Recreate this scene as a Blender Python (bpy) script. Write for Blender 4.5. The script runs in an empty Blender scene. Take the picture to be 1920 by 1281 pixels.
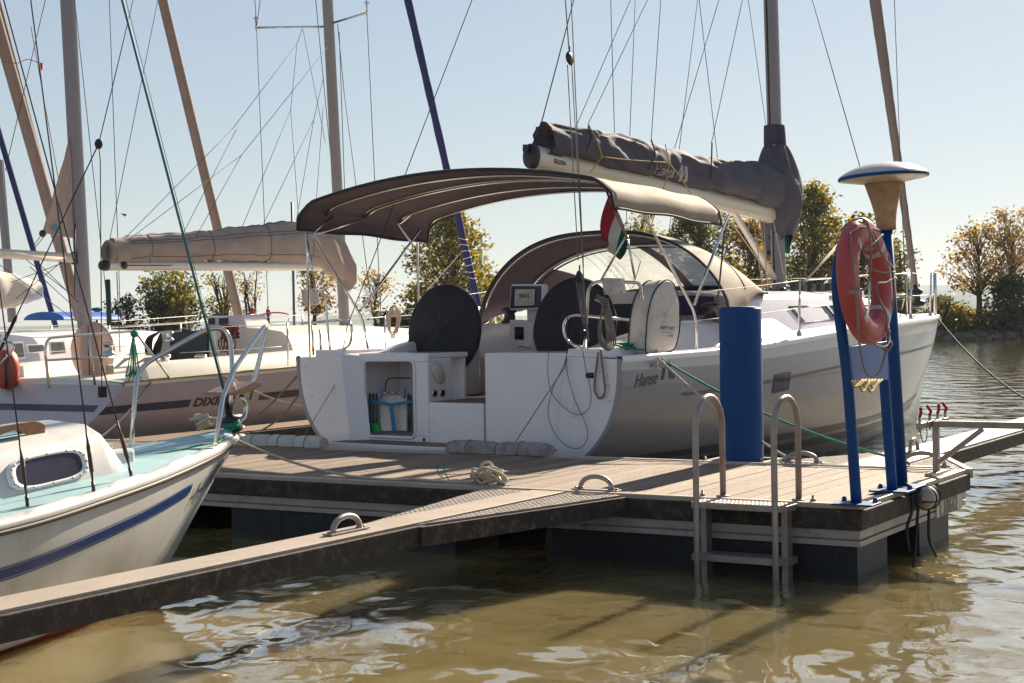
import bpy, math, random
from math import sin, cos, pi, radians, sqrt, atan, atan2
from mathutils import Vector, Matrix, noise
random.seed(7)
sc = bpy.context.scene
COL = sc.collection
V = Vector
# ------------------------------------------------------------------ camera
FPX, CH, ROLL, PITCH = 2903.0, 1.7, radians(1.0), atan(40.5 / 2903)
FW = V((0, cos(PITCH), -sin(PITCH)))
_r0 = V((1, 0, 0)); _u0 = _r0.cross(FW)
RT = _r0 * cos(ROLL) - _u0 * sin(ROLL)
UP = _r0 * sin(ROLL) + _u0 * cos(ROLL)
CP = V((0, 0, CH))
cam = bpy.data.objects.new('camera', bpy.data.cameras.new('camera'))
COL.objects.link(cam)
cam.matrix_world = Matrix(((RT.x, UP.x, -FW.x, 0), (RT.y, UP.y, -FW.y, 0), (RT.z, UP.z, -FW.z, CH), (0, 0, 0, 1)))
cam.data.sensor_width = 36; cam.data.lens = FPX / 1920 * 36
cam.data.clip_start = 0.1; cam.data.clip_end = 8000
sc.camera = cam

def ray(x, y): return FW + RT * ((x - 960) / FPX) - UP * ((y - 640.5) / FPX)
def atY(x, y, Y):
    d = ray(x, y); return CP + d * (Y / d.y)
class Fr:
    """A frame standing on the water: x forward, y to port, z up; on() finds where a line of sight meets one of its planes."""
    def __init__(s, o, deg):
        a = radians(deg); s.o = V((o[0], o[1], 0)); s.f = V((sin(a), cos(a), 0)); s.l = V((-cos(a), sin(a), 0)); s.z = V((0, 0, 1))
    def W(s, x, y, z): return s.o + s.f * x + s.l * y + s.z * z
    def on(s, px, py, x=None, y=None, z=None):
        d = ray(px, py)
        n, k = (s.f, x) if x is not None else ((s.l, y) if y is not None else (s.z, z))
        return CP + d * ((k - (CP - s.o).dot(n)) / d.dot(n))
    def L(s, p): q = p - s.o; return (q.dot(s.f), q.dot(s.l), q.z)

# ------------------------------------------------------------------ objects
LOC = {}
def tag(o, label=None, cat=None, group=None, kind=None):
    if label: o['label'] = label
    if cat: o['category'] = cat
    if group: o['group'] = group
    if kind: o['kind'] = kind
    return o
def thing(name, label, cat, loc=(0, 0, 0), group=None):
    o = bpy.data.objects.new(name, None); COL.objects.link(o)
    o.location = loc; LOC[o.name] = V(loc); o.empty_display_size = .2
    return tag(o, label, cat, group)
def copy_tree(o, parent=None):
    c = o.copy(); COL.objects.link(c)
    if parent: c.parent = parent
    LOC[c.name] = LOC.get(o.name, V((0, 0, 0)))
    for ch in list(o.children): copy_tree(ch, c)
    return c

def spline(pts, k=6, closed=False):
    P = [V(p) for p in pts]; n = len(P); out = []
    rng = n if closed else n - 1
    for i in range(rng):
        a = P[(i - 1) % n] if (closed or i > 0) else P[0] * 2 - P[1]
        b = P[i]; c = P[(i + 1) % n]
        d = P[(i + 2) % n] if (closed or i + 2 < n) else P[-1] * 2 - P[-2]
        for j in range(k):
            t = j / k
            out.append(.5 * ((2 * b) + (c - a) * t + (2 * a - 5 * b + 4 * c - d) * t * t + (3 * b - a - 3 * c + d) * t ** 3))
    if not closed: out.append(P[-1].copy())
    return out
def fillet(pts, r=.08, k=5):
    """polyline with rounded corners, for bent tube"""
    P = [V(p) for p in pts]; out = [P[0]]
    for i in range(1, len(P) - 1):
        a, b, c = P[i - 1], P[i], P[i + 1]
        da, dc = a - b, c - b
        ra = min(r, da.length * .48); rc = min(r, dc.length * .48)
        p, q = b + da.normalized() * ra, b + dc.normalized() * rc
        for j in range(k + 1):
            t = j / k; out.append(p * (1 - t) ** 2 + b * 2 * t * (1 - t) + q * t * t)
    out.append(P[-1]); return out
def sag(a, b, d, k=12):
    a, b = V(a), V(b)
    return [a.lerp(b, i / k) - V((0, 0, d * 4 * (i / k) * (1 - i / k))) for i in range(k + 1)]

class MB:
    def __init__(s): s.v = []; s.f = []; s.sm = []; s.mi = []
    def add(s, vs, fs, smooth=False, m=0):
        o = len(s.v); s.v += [V(p) for p in vs]
        for f in fs:
            s.f.append([i + o for i in f]); s.sm.append(smooth); s.mi.append(m)
        return s
    def obox(s, c, ax, ay, az, m=0):
        c, ax, ay, az = V(c), V(ax), V(ay), V(az)
        vs = [c + ax * i + ay * j + az * k for k in (-1, 1) for j in (-1, 1) for i in (-1, 1)]
        fs = [(0, 2, 3, 1), (4, 5, 7, 6), (0, 1, 5, 4), (2, 6, 7, 3), (0, 4, 6, 2), (1, 3, 7, 5)]
        if ax.cross(ay).dot(az) < 0: fs = [f[::-1] for f in fs]
        return s.add(vs, fs, False, m)
    def fbox(s, fr, x, y, z, m=0):
        """box given by ranges in a frame"""
        return s.obox(fr.W((x[0] + x[1]) / 2, (y[0] + y[1]) / 2, (z[0] + z[1]) / 2), fr.f * (abs(x[1] - x[0]) / 2), fr.l * (abs(y[1] - y[0]) / 2), fr.z * (abs(z[1] - z[0]) / 2), m)
    def bar(s, a, b, w, h, up=(0, 0, 1), m=0):
        a, b = V(a), V(b); d = b - a; sd = d.cross(V(up)).normalized(); u = sd.cross(d).normalized()
        return s.obox((a + b) / 2, d / 2, sd * (w / 2), u * (h / 2), m)
    def tube(s, pts, r, n=8, closed=False, m=0, flat=None):
        P = [V(p) for p in pts]; N = len(P)
        R = r if isinstance(r, (list, tuple)) else [r] * N
        T = []
        for i in range(N):
            a = P[(i - 1) % N] if (closed or i) else P[0]
            b = P[(i + 1) % N] if (closed or i < N - 1) else P[-1]
            t = b - a
            T.append(t.normalized() if t.length > 1e-9 else V((0, 0, 1)))
        u = T[0].cross(V((0, 0, 1)))
        if u.length < .05: u = T[0].cross(V((1, 0, 0)))
        u.normalize(); vs = []
        for i in range(N):
            u = u - T[i] * u.dot(T[i])
            if u.length < 1e-6: u = T[i].orthogonal()
            u.normalize(); w = T[i].cross(u)
            for j in range(n):
                a = 2 * pi * j / n
                vs.append(P[i] + (u * cos(a) + w * sin(a) * (flat or 1)) * R[i])
        fs = []
        for i in range(N if closed else N - 1):
            i2 = (i + 1) % N
            for j in range(n): fs.append((i * n + j, i * n + (j + 1) % n, i2 * n + (j + 1) % n, i2 * n + j))
        s.add(vs, fs, n > 4, m)
        if not closed:
            o = len(s.v) - len(vs)
            s.f.append([o + j for j in range(n)][::-1]); s.sm.append(False); s.mi.append(m)
            s.f.append([o + (N - 1) * n + j for j in range(n)]); s.sm.append(False); s.mi.append(m)
        return s
    def lathe(s, o, prof, n=24, axis=(0, 0, 1), m=0, smooth=True, sx=1.0):
        o = V(o); ax = V(axis).normalized(); u = ax.orthogonal().normalized(); w = ax.cross(u)
        vs = [o + ax * h + (u * cos(2 * pi * j / n) + w * (sin(2 * pi * j / n) * sx)) * r for r, h in prof for j in range(n)]
        fs = [(i * n + j, i * n + (j + 1) % n, (i + 1) * n + (j + 1) % n, (i + 1) * n + j) for i in range(len(prof) - 1) for j in range(n)]
        s.add(vs, fs, smooth, m); b = len(s.v) - len(vs)
        if prof[0][0] > 1e-4: s.f.append([b + j for j in range(n)][::-1]); s.sm.append(False); s.mi.append(m)
        if prof[-1][0] > 1e-4: s.f.append([b + (len(prof) - 1) * n + j for j in range(n)]); s.sm.append(False); s.mi.append(m)
        return s
    def cyl(s, a, b, r, n=16, m=0):
        a, b = V(a), V(b); return s.lathe(a, [(r, 0), (r, (b - a).length)], n, b - a, m)
    def ball(s, c, r, n=12, k=8, m=0, sc=(1, 1, 1)):
        c = V(c); vs = []; fs = []
        for i in range(k + 1):
            th = pi * i / k
            for j in range(n):
                ph = 2 * pi * j / n
                vs.append(c + V((r * sc[0] * sin(th) * cos(ph), r * sc[1] * sin(th) * sin(ph), r * sc[2] * cos(th))))
        for i in range(k):
            for j in range(n): fs.append((i * n + j, (i + 1) * n + j, (i + 1) * n + (j + 1) % n, i * n + (j + 1) % n))
        return s.add(vs, fs, True, m)
    def grid(s, rows, smooth=True, closed=False, m=0, mf=None, flip=False):
        n = len(rows[0]); vs = [p for r in rows for p in r]; o = len(s.v)
        s.v += [V(p) for p in vs]
        for i in range(len(rows) - 1):
            for j in range(n if closed else n - 1):
                f = [o + i * n + j, o + i * n + (j + 1) % n, o + (i + 1) * n + (j + 1) % n, o + (i + 1) * n + j]
                s.f.append(f[::-1] if flip else f); s.sm.append(smooth); s.mi.append(mf(i, j) if mf else m)
        return s
    def prism(s, poly, vec, m=0):
        P = [V(p) for p in poly]; n = len(P); vec = V(vec)
        nn = V((0, 0, 0))
        for i in range(n): nn += P[i].cross(P[(i + 1) % n])
        if nn.dot(vec) > 0: P = P[::-1]
        vs = P + [p + vec for p in P]
        return s.add(vs, [list(range(n)), list(range(2 * n - 1, n - 1, -1))] + [(i, i + n, (i + 1) % n + n, (i + 1) % n) for i in range(n)], False, m)
    def islands(s, name, mats, parent, **k):
        """one object for every separate piece"""
        par = list(range(len(s.v)))
        def find(i):
            while par[i] != i: par[i] = par[par[i]]; i = par[i]
            return i
        for f in s.f:
            r = find(f[0])
            for j in f[1:]: par[find(j)] = r
        grp = {}
        for n, f in enumerate(s.f): grp.setdefault(find(f[0]), []).append(n)
        out = []
        for fs in grp.values():
            m = MB(); mp = {}
            for n in fs:
                q = []
                for i in s.f[n]:
                    if i not in mp: mp[i] = len(m.v); m.v.append(s.v[i])
                    q.append(mp[i])
                m.f.append(q); m.sm.append(s.sm[n]); m.mi.append(s.mi[n])
            out.append(m.build(name, mats, parent, **k))
        return out
    def build(s, name, mats, parent=None, bevel=0, solid=0, label=None, moff=0):
        me = bpy.data.meshes.new(name)
        o = bpy.data.objects.new(name, me); COL.objects.link(o)
        if parent is not None:
            base = LOC[parent.name]; o.parent = parent
        else:
            xs = [p.x for p in s.v]; ys = [p.y for p in s.v]; zs = [p.z for p in s.v]
            base = V(((min(xs) + max(xs)) / 2, (min(ys) + max(ys)) / 2, min(zs))); o.location = base
        LOC[o.name] = base
        me.from_pydata([tuple(p - base) for p in s.v], [], s.f)
        me.polygons.foreach_set('use_smooth', s.sm)
        me.polygons.foreach_set('material_index', s.mi)
        for m in (mats if isinstance(mats, (list, tuple)) else [mats]): me.materials.append(m)
        me.update()
        if solid:
            md = o.modifiers.new('thickness', 'SOLIDIFY'); md.material_offset = moff; md.material_offset_rim = 0; md.thickness = solid; md.offset = 0
        if bevel:
            md = o.modifiers.new('bevel', 'BEVEL'); md.width = bevel; md.segments = 2; md.limit_method = 'ANGLE'; md.angle_limit = radians(40)
        if label: o['label'] = label
        return o

_TXT = {}
def text_mesh(body, size, shear=0.0, bold=0.0, space=1.0):
    """flat outline letters as vertices and faces in the xy plane, origin at the left end of the base line"""
    c = bpy.data.curves.new('letters', 'FONT'); c.body = body; c.size = size; c.shear = shear; c.offset = bold
    c.space_character = space; c.resolution_u = 3; c.fill_mode = 'FRONT'
    o = bpy.data.objects.new('letters', c); COL.objects.link(o)
    bpy.context.view_layer.update()
    me = bpy.data.meshes.new_from_object(o.evaluated_get(bpy.context.evaluated_depsgraph_get()))
    vs = [v.co.copy() for v in me.vertices]; fs = [list(p.vertices) for p in me.polygons]
    bpy.data.objects.remove(o); bpy.data.curves.remove(c); bpy.data.meshes.remove(me)
    return vs, fs
def lettering(mb, body, size, fn, m=0, **k):
    vs, fs = text_mesh(body, size, **k)
    return mb.add([fn(v.x, v.y) for v in vs], fs, False, m)

# ------------------------------------------------------------------ materials
def lin(c): return tuple((x / 12.92 if x <= .04045 else ((x + .055) / 1.055) ** 2.4) for x in [q / 255 for q in c])
MATS = {}
def mat(name, col, rough=.5, metal=0.0, var=.12, vscale=6.0, dirt=None, dirt_amt=.5, dirt_scale=4.0, bump=0.0, bscale=40.0, coat=0.0, trans=0.0, stretch=(1, 1, 1), rotz=None, island=0.0, spec=.5, col2=None):
    """principled surface; colour given as linear rgb; broken up by noise, optional dirt blotches, bump and per-piece variation"""
    m = bpy.data.materials.new(name); m.use_nodes = True; nt = m.node_tree; N = nt.nodes; Lk = nt.links
    b = N['Principled BSDF']
    b.inputs['Roughness'].default_value = rough; b.inputs['Metallic'].default_value = metal
    b.inputs['Specular IOR Level'].default_value = spec
    if coat: b.inputs['Coat Weight'].default_value = coat; b.inputs['Coat Roughness'].default_value = .08
    tc = N.new('ShaderNodeTexCoord'); mp = N.new('ShaderNodeMapping'); mp.inputs['Scale'].default_value = stretch
    if rotz is not None: mp.vector_type = 'TEXTURE'; mp.inputs['Rotation'].default_value = (0, 0, radians(rotz))
    Lk.new(tc.outputs['Object'], mp.inputs['Vector'])
    nz = N.new('ShaderNodeTexNoise'); nz.inputs['Scale'].default_value = vscale; nz.inputs['Detail'].default_value = 5; nz.inputs['Roughness'].default_value = .65
    Lk.new(mp.outputs[0], nz.inputs['Vector'])
    mx = N.new('ShaderNodeMix'); mx.data_type = 'RGBA'
    c2 = col2 or tuple(min(1, c * (1 + var)) for c in col); c1 = tuple(c * (1 - var) for c in col) if not col2 else col
    mx.inputs['A'].default_value = (*c1, 1); mx.inputs['B'].default_value = (*c2, 1)
    mr = N.new('ShaderNodeMapRange'); mr.inputs['From Min'].default_value = .3; mr.inputs['From Max'].default_value = .7
    Lk.new(nz.outputs['Fac'], mr.inputs['Value'])
    fac = mr.outputs[0]
    if island:
        ge = N.new('ShaderNodeNewGeometry'); ma = N.new('ShaderNodeMix'); ma.data_type = 'FLOAT'
        ma.inputs['Factor'].default_value = island
        Lk.new(fac, ma.inputs['A']); Lk.new(ge.outputs['Random Per Island'], ma.inputs['B']); fac = ma.outputs['Result']
    Lk.new(fac, mx.inputs['Factor']); out = mx.outputs['Result']
    if dirt:
        n2 = N.new('ShaderNodeTexNoise'); n2.inputs['Scale'].default_value = dirt_scale; n2.inputs['Detail'].default_value = 8; n2.inputs['Roughness'].default_value = .75
        Lk.new(mp.outputs[0], n2.inputs['Vector'])
        r2 = N.new('ShaderNodeMapRange'); r2.inputs['From Min'].default_value = .62 - .3 * dirt_amt; r2.inputs['From Max'].default_value = .72
        r2.inputs['To Max'].default_value = min(1, .35 + dirt_amt * .6)
        Lk.new(n2.outputs['Fac'], r2.inputs['Value'])
        m2 = N.new('ShaderNodeMix'); m2.data_type = 'RGBA'; m2.inputs['B'].default_value = (*dirt, 1)
        Lk.new(out, m2.inputs['A']); Lk.new(r2.outputs[0], m2.inputs['Factor']); out = m2.outputs['Result']
    Lk.new(out, b.inputs['Base Color'])
    if bump:
        n3 = N.new('ShaderNodeTexNoise'); n3.inputs['Scale'].default_value = bscale; n3.inputs['Detail'].default_value = 4
        Lk.new(mp.outputs[0], n3.inputs['Vector'])
        bp = N.new('ShaderNodeBump'); bp.inputs['Strength'].default_value = bump; bp.inputs['Distance'].default_value = .01
        Lk.new(n3.outputs['Fac'], bp.inputs['Height']); Lk.new(bp.outputs[0], b.inputs['Normal'])
    if trans:
        t = N.new('ShaderNodeBsdfTranslucent'); Lk.new(out, t.inputs['Color'])
        ms = N.new('ShaderNodeMixShader'); ms.inputs[0].default_value = trans
        o = N['Material Output']; Lk.new(b.outputs[0], ms.inputs[1]); Lk.new(t.outputs[0], ms.inputs[2]); Lk.new(ms.outputs[0], o.inputs['Surface'])
    MATS[name] = m; return m
GRIME = (.06, .045, .03)
gel = mat('gelcoat white', (.80, .745, .76), .28, var=.03, dirt=(.42, .37, .3), dirt_amt=.08, dirt_scale=3, coat=.3)
gel_cream = mat('gelcoat cream', (.74, .68, .59), .35, var=.04, dirt=(.4, .33, .25), dirt_amt=.1, dirt_scale=3)
gel_side = mat('gelcoat moulding', (.68, .58, .58), .4, var=.04)
hull_grey = mat('grey hull paint', (.245, .242, .285), .3, var=.05, dirt=(.3, .26, .22), dirt_amt=.12, dirt_scale=2.2, coat=.4, stretch=(1, 1, .35))
band_grey = mat('pale hull band', (.46, .46, .48), .28, var=.04, coat=.4)
stripe_dark = mat('dark hull stripe', (.10, .09, .095), .4, var=.1)
navy_stripe = mat('navy hull stripe', (.04, .045, .085), .4, var=.1)
blue_stripe = mat('blue hull stripe', (.004, .032, .17), .4, var=.1)
hull_pink = mat('pale hull gelcoat', (.48, .405, .405), .35, var=.04, dirt=(.36, .28, .24), dirt_amt=.12, dirt_scale=2, coat=.2, stretch=(1, 1, .3))
hull_old = mat('aged white gelcoat', (.60, .58, .56), .4, var=.07, dirt=(.30, .25, .19), dirt_amt=.25, dirt_scale=2.6, stretch=(1, 1, .4))
antifoul = mat('red antifouling', (.22, .02, .02), .5, var=.2)
deck_blue = mat('pale blue deck paint', (.30, .47, .50), .55, var=.1, dirt=(.35, .38, .36), dirt_amt=.2, bump=.3, bscale=300)
canvas = mat('taupe canvas', (.125, .095, .11), .85, var=.10, vscale=9, bump=.15, bscale=25, trans=.10)  # dark copy of the canvas: shade under awning and hood put into the colour
canvas_sunlit = mat('sunlit awning canvas', (.40, .32, .25), .8, var=.10, vscale=7, bump=.2, bscale=18, trans=.12)  # pale copy: sunlight on the awning's outer side put into the colour
hood_sunlit = mat('sunlit hood canvas', (.27, .205, .165), .8, var=.12, vscale=7, bump=.2, bscale=18, trans=.08)  # lighter copy: sunlight on the hood's outer side put into the colour
canvas_edge = mat('dark canvas binding', (.03, .03, .04), .7)
sailcover = mat('grey sail cover canvas', (.085, .075, .098), .8, var=.14, vscale=5, bump=.35, bscale=14)
sail_furl = mat('brown rolled sailcloth', (.27, .20, .175), .85, var=.12, vscale=4, bump=.3, bscale=14, trans=.08)
sail_tan = mat('tan sail cover canvas', (.36, .28, .25), .85, var=.1, vscale=4, bump=.3, bscale=14, trans=.08)
sail_white = mat('off white sailcloth', (.70, .62, .54), .75, var=.08, vscale=5, bump=.3, bscale=12, trans=.15)
sail_blue = mat('navy sail cover canvas', (.02, .03, .13), .8, var=.2, bump=.3, bscale=20)
wheel_cloth = mat('black wheel cover cloth', (.022, .02, .03), .8, var=.25, vscale=4, bump=.2, bscale=20)
wheel_pink = mat('faded wheel cover cloth', (.50, .34, .27), .8, var=.12, vscale=3, stretch=(1, 1, .2), trans=.1)
steel = mat('stainless steel', (.62, .60, .58), .18, 1.0, var=.04)
galv = mat('galvanised steel', (.34, .295, .275), .5, .7, var=.15, dirt=(.10, .07, .05), dirt_amt=.25, dirt_scale=9)
alu = mat('anodised aluminium', (.62, .58, .54), .42, .35, var=.05)
alu_mast = mat('mast aluminium', (.24, .215, .235), .42, .25, var=.05)
alu_boom = mat('ivory boom', (.62, .55, .44), .35, .2, var=.04)
alu_dirty = mat('weathered aluminium', (.36, .315, .285), .55, .15, var=.1, dirt=(.07, .05, .035), dirt_amt=.3, dirt_scale=9)
alu_top = mat('worn aluminium walkway', (.44, .36, .29), .5, .2, var=.14, vscale=3, dirt=(.20, .14, .10), dirt_amt=.42, dirt_scale=6, bump=.15, bscale=60)
rope_w = mat('cream rope', (.52, .43, .34), .9, var=.25, vscale=60)
rope_g = mat('weathered grey rope', (.22, .18, .16), .9, var=.3, vscale=70)
rope_k = mat('black line', (.018, .016, .02), .7, var=.2)
rope_t = mat('teal line', (.01, .14, .20), .6, var=.2)
rope_gr = mat('green rope', (.01, .24, .13), .7, var=.25, vscale=50)
rope_y = mat('yellow cord', (.42, .26, .05), .8, var=.25, vscale=50)
rope_red = mat('maroon rope', (.11, .03, .03), .85, var=.4, vscale=40)
wire = mat('rigging wire', (.035, .035, .05), .75, 0.0, var=.1)
wire_lt = mat('white lifeline', (.62, .55, .48), .5, var=.1)
black = mat('black plastic', (.016, .015, .018), .4, var=.2)
blue_paint = mat('blue paint', (.001, .05, .20), .5, var=.12, vscale=3, dirt=(.06, .07, .12), dirt_amt=.10, dirt_scale=14, spec=.28, stretch=(1, 1, .3))
teak = mat('teak', (.20, .125, .085), .7, var=.2, vscale=8, stretch=(1, 6, 1))
varnish = mat('varnished wood', (.30, .13, .05), .35, var=.3, vscale=9, coat=.4, stretch=(1, 4, 4))
plank = mat('weathered hardwood planks', (.115, .074, .052), .75, var=.2, vscale=5, dirt=(.10, .07, .06), dirt_amt=.7, dirt_scale=4.5, bump=.7, bscale=26, stretch=(.09, 1.3, .3), rotz=-31.5, island=.45, col2=(.39, .27, .19))
fascia = mat('dark wet timber', (.038, .026, .022), .8, var=.4, vscale=7, dirt=(.24, .18, .13), dirt_amt=.34, dirt_scale=14, bump=.4, bscale=40)
float_pl = mat('dark float plastic', (.007, .007, .013), .6, var=.25, vscale=5, dirt=(.09, .08, .07), dirt_amt=.15, dirt_scale=16)
glass_dk = mat('smoked acrylic', (.045, .04, .06), .14, var=.3, vscale=3, spec=.4)
foam = mat('dirty foam fender', (.36, .32, .30), .85, var=.2, vscale=5, dirt=(.05, .04, .038), dirt_amt=.8, dirt_scale=9, bump=.3, bscale=30)
foam_clean = mat('greyed foam fender', (.52, .47, .42), .85, var=.12, vscale=5, dirt=(.16, .13, .11), dirt_amt=.25, dirt_scale=6, bump=.3, bscale=30)
buoy_red = mat('faded red buoy', (.43, .06, .066), .5, var=.14, vscale=4, dirt=(.09, .03, .03), dirt_amt=.22, dirt_scale=26)
tape = mat('reflective tape', (.40, .38, .34), .4, var=.12)
bag_cloth = mat('weathered white bag cloth', (.64, .57, .50), .7, var=.08, vscale=4, dirt=(.27, .20, .18), dirt_amt=.42, dirt_scale=5, bump=.4, bscale=14)
flag_r = mat('red flag cloth', (.42, .03, .05), .8, trans=.35); flag_w = mat('white flag cloth', (.62, .58, .54), .8, trans=.35); flag_g = mat('green flag cloth', (.01, .14, .07), .8, trans=.35)
orange = mat('orange canister', (.42, .055, .03), .45, var=.1)
print_dk = mat('dark lettering', (.045, .04, .042), .5)
print_lt = mat('pale lettering', (.40, .37, .35), .6)
print_bl = mat('blue lettering', (.008, .03, .12), .5)
skin = mat('skin', (.45, .25, .17), .6); red_shirt = mat('red shirt', (.40, .02, .03), .8); trousers = mat('dark trousers', (.03, .03, .05), .8)
red_canvas = mat('red canvas', (.45, .03, .04), .8, trans=.2)
dark_green = mat('dark green panel', (.005, .016, .026), .45)
purple = mat('purple cloth', (.055, .028, .11), .8)
def clear_mat(name, tint, opac, rough, milky=False, ns=6):
    m = bpy.data.materials.new(name); m.use_nodes = True; nt = m.node_tree; N = nt.nodes; Lk = nt.links
    b = N['Principled BSDF']; b.inputs['Base Color'].default_value = (*tint, 1); b.inputs['Roughness'].default_value = rough
    tr = N.new('ShaderNodeBsdfTransparent'); ms = N.new('ShaderNodeMixShader')
    nz = N.new('ShaderNodeTexNoise'); nz.inputs['Scale'].default_value = ns; nz.inputs['Detail'].default_value = 6
    mr = N.new('ShaderNodeMapRange'); mr.inputs['From Min'].default_value = .3; mr.inputs['From Max'].default_value = .75; mr.inputs['To Min'].default_value = opac * .5; mr.inputs['To Max'].default_value = min(1, opac * 1.5)
    Lk.new(nz.outputs['Fac'], mr.inputs['Value']); Lk.new(mr.outputs[0], ms.inputs[0])
    Lk.new(tr.outputs[0], ms.inputs[1]); Lk.new(b.outputs[0], ms.inputs[2]); Lk.new(ms.outputs[0], N['Material Output'].inputs['Surface'])
    if milky:
        tl = N.new('ShaderNodeBsdfTranslucent'); tl.inputs['Color'].default_value = (*tint, 1); m2 = N.new('ShaderNodeMixShader'); m2.inputs[0].default_value = .6
        Lk.new(b.outputs[0], m2.inputs[1]); Lk.new(tl.outputs[0], m2.inputs[2]); Lk.new(m2.outputs[0], ms.inputs[2])
    return m
vinyl = clear_mat('clear vinyl window', (.60, .62, .60), .58, .2, True)
lamp_acryl = mat('dusty speckled lamp shade', (.50, .37, .25), .4, var=.25, vscale=14, dirt=(.04, .03, .02), dirt_amt=.16, dirt_scale=60, trans=.55)
# ------------------------------------------------------------------ sky, sun, air
SUN_AZ, SUN_EL = radians(29.8), radians(29)
w = bpy.data.worlds.new('World'); sc.world = w; w.use_nodes = True
nt = w.node_tree; sky = nt.nodes.new('ShaderNodeTexSky'); sky.sky_type = 'NISHITA'; sky.sun_disc = False
sky.sun_elevation = SUN_EL; sky.sun_rotation = SUN_AZ; sky.air_density = 1.0; sky.dust_density = .3; sky.ozone_density = 3.0; sky.altitude = 100
gm = nt.nodes.new('ShaderNodeGamma'); gm.inputs['Gamma'].default_value = .5; nt.links.new(sky.outputs[0], gm.inputs['Color']); nt.links.new(gm.outputs[0], nt.nodes['Background'].inputs['Color']); nt.nodes['Background'].inputs['Strength'].default_value = SKY_STRENGTH = .110
sd = bpy.data.lights.new('sun', 'SUN'); sd.energy = 5.0; sd.angle = radians(.53); sd.color = (1, .87, .68)
so = bpy.data.objects.new('sun', sd); COL.objects.link(so)
SD = V((sin(SUN_AZ) * cos(SUN_EL), cos(SUN_AZ) * cos(SUN_EL), sin(SUN_EL)))
so.rotation_euler = SD.to_track_quat('Z', 'Y').to_euler(); so.location = (0, 0, 30)
sc.view_settings.view_transform = 'Standard'; sc.view_settings.look = 'None'; sc.view_settings.exposure = 1.2; sc.view_settings.gamma = 1
sc.render.engine = 'CYCLES'; sc.cycles.use_denoising = True; sc.cycles.max_bounces = 8; sc.cycles.transparent_max_bounces = 16
sc.cycles.sample_clamp_indirect = 6; sc.cycles.volume_bounces = 0
# ------------------------------------------------------------------ water, far shore, hills, air
def water_mat():
    m = bpy.data.materials.new('murky lake water'); m.use_nodes = True; nt = m.node_tree; N = nt.nodes; Lk = nt.links
    b = N['Principled BSDF']; b.inputs['Roughness'].default_value = .012; b.subsurface_method = 'BURLEY'; b.inputs['Coat Weight'].default_value = .8; b.inputs['Coat IOR'].default_value = 1.33; b.inputs['Coat Roughness'].default_value = .012; b.inputs['Subsurface Weight'].default_value = .85; b.inputs['Subsurface Radius'].default_value = (.35, .3, .15); b.inputs['Subsurface Scale'].default_value = 1.3; b.inputs['IOR'].default_value = 1.33
    b.inputs['Specular IOR Level'].default_value = .5
    tc = N.new('ShaderNodeTexCoord')
    def nz(scale, sx, sy, detail=2.0, rough=.5, dist=0.0):
        mp = N.new('ShaderNodeMapping'); mp.inputs['Scale'].default_value = (sx, sy, 1); mp.inputs['Rotation'].default_value = (0, 0, radians(12))
        Lk.new(tc.outputs['Object'], mp.inputs['Vector'])
        n = N.new('ShaderNodeTexNoise'); n.inputs['Scale'].default_value = scale; n.inputs['Detail'].default_value = detail; n.inputs['Roughness'].default_value = rough; n.inputs['Distortion'].default_value = dist
        Lk.new(mp.outputs[0], n.inputs['Vector']); return n.outputs['Fac']
    def math(op, a, bb):
        n = N.new('ShaderNodeMath'); n.operation = op
        for i, q in enumerate((a, bb)):
            if isinstance(q, (int, float)): n.inputs[i].default_value = q
            else: Lk.new(q, n.inputs[i])
        return n.outputs[0]
    # sheltered water between the pontoons is smoother than the open lake beyond the pier head
    sx = N.new('ShaderNodeSeparateXYZ'); Lk.new(tc.outputs['Object'], sx.inputs[0])
    k = math('SUBTRACT', sx.outputs['X'], math('MULTIPLY', sx.outputs['Y'], .20))
    op = N.new('ShaderNodeMapRange'); op.interpolation_type = 'SMOOTHSTEP'; op.inputs['From Min'].default_value = -.6; op.inputs['From Max'].default_value = 1.6
    op.inputs['To Max'].default_value = .72; op.inputs['To Min'].default_value = .38; Lk.new(k, op.inputs['Value']); op = op.outputs[0]
    swell = nz(1.5, 1.15, .8, .6, .4, .2)
    mid = nz(4.4, 1.2, .8, .7, .45, .5)
    fine = nz(16, .9, 1.3, 3.0, .55)
    h = math('ADD', math('MULTIPLY', swell, .085), math('ADD', math('MULTIPLY', math('MULTIPLY', mid, op), .036), math('MULTIPLY', math('MULTIPLY', fine, math('MULTIPLY', op, op)), .0036)))
    bp = N.new('ShaderNodeBump'); bp.inputs['Strength'].default_value = 1; bp.inputs['Distance'].default_value = .62
    Lk.new(bp.outputs[0], b.inputs['Coat Normal']); Lk.new(h, bp.inputs['Height']); Lk.new(bp.outputs[0], b.inputs['Normal'])
    cl = nz(.35, 1, 1, 4, .6)
    mx = N.new('ShaderNodeMix'); mx.data_type = 'RGBA'; mx.inputs['A'].default_value = (.178, .140, .062, 1); mx.inputs['B'].default_value = (.225, .180, .080, 1)
    Lk.new(cl, mx.inputs['Factor']); Lk.new(mx.outputs['Result'], b.inputs['Base Color'])
    return m
mb = MB(); mb.grid([[V((x, y, 0)) for x in (-2400, -60, -12, 0, 12, 60, 2400)] for y in (-40, 0, 10, 30, 120, 800, 3100)], smooth=False)
water = mb.build('water', water_mat()); water.location = (0, 0, 0)
for vtx, p in zip(water.data.vertices, mb.v): vtx.co = p
tag(water, 'murky olive brown lake water with rippled reflections', 'water', kind='structure')
def nz2(x, y, s=1.0): return noise.noise(V((x * s, y * s, 3.7)))
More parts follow.
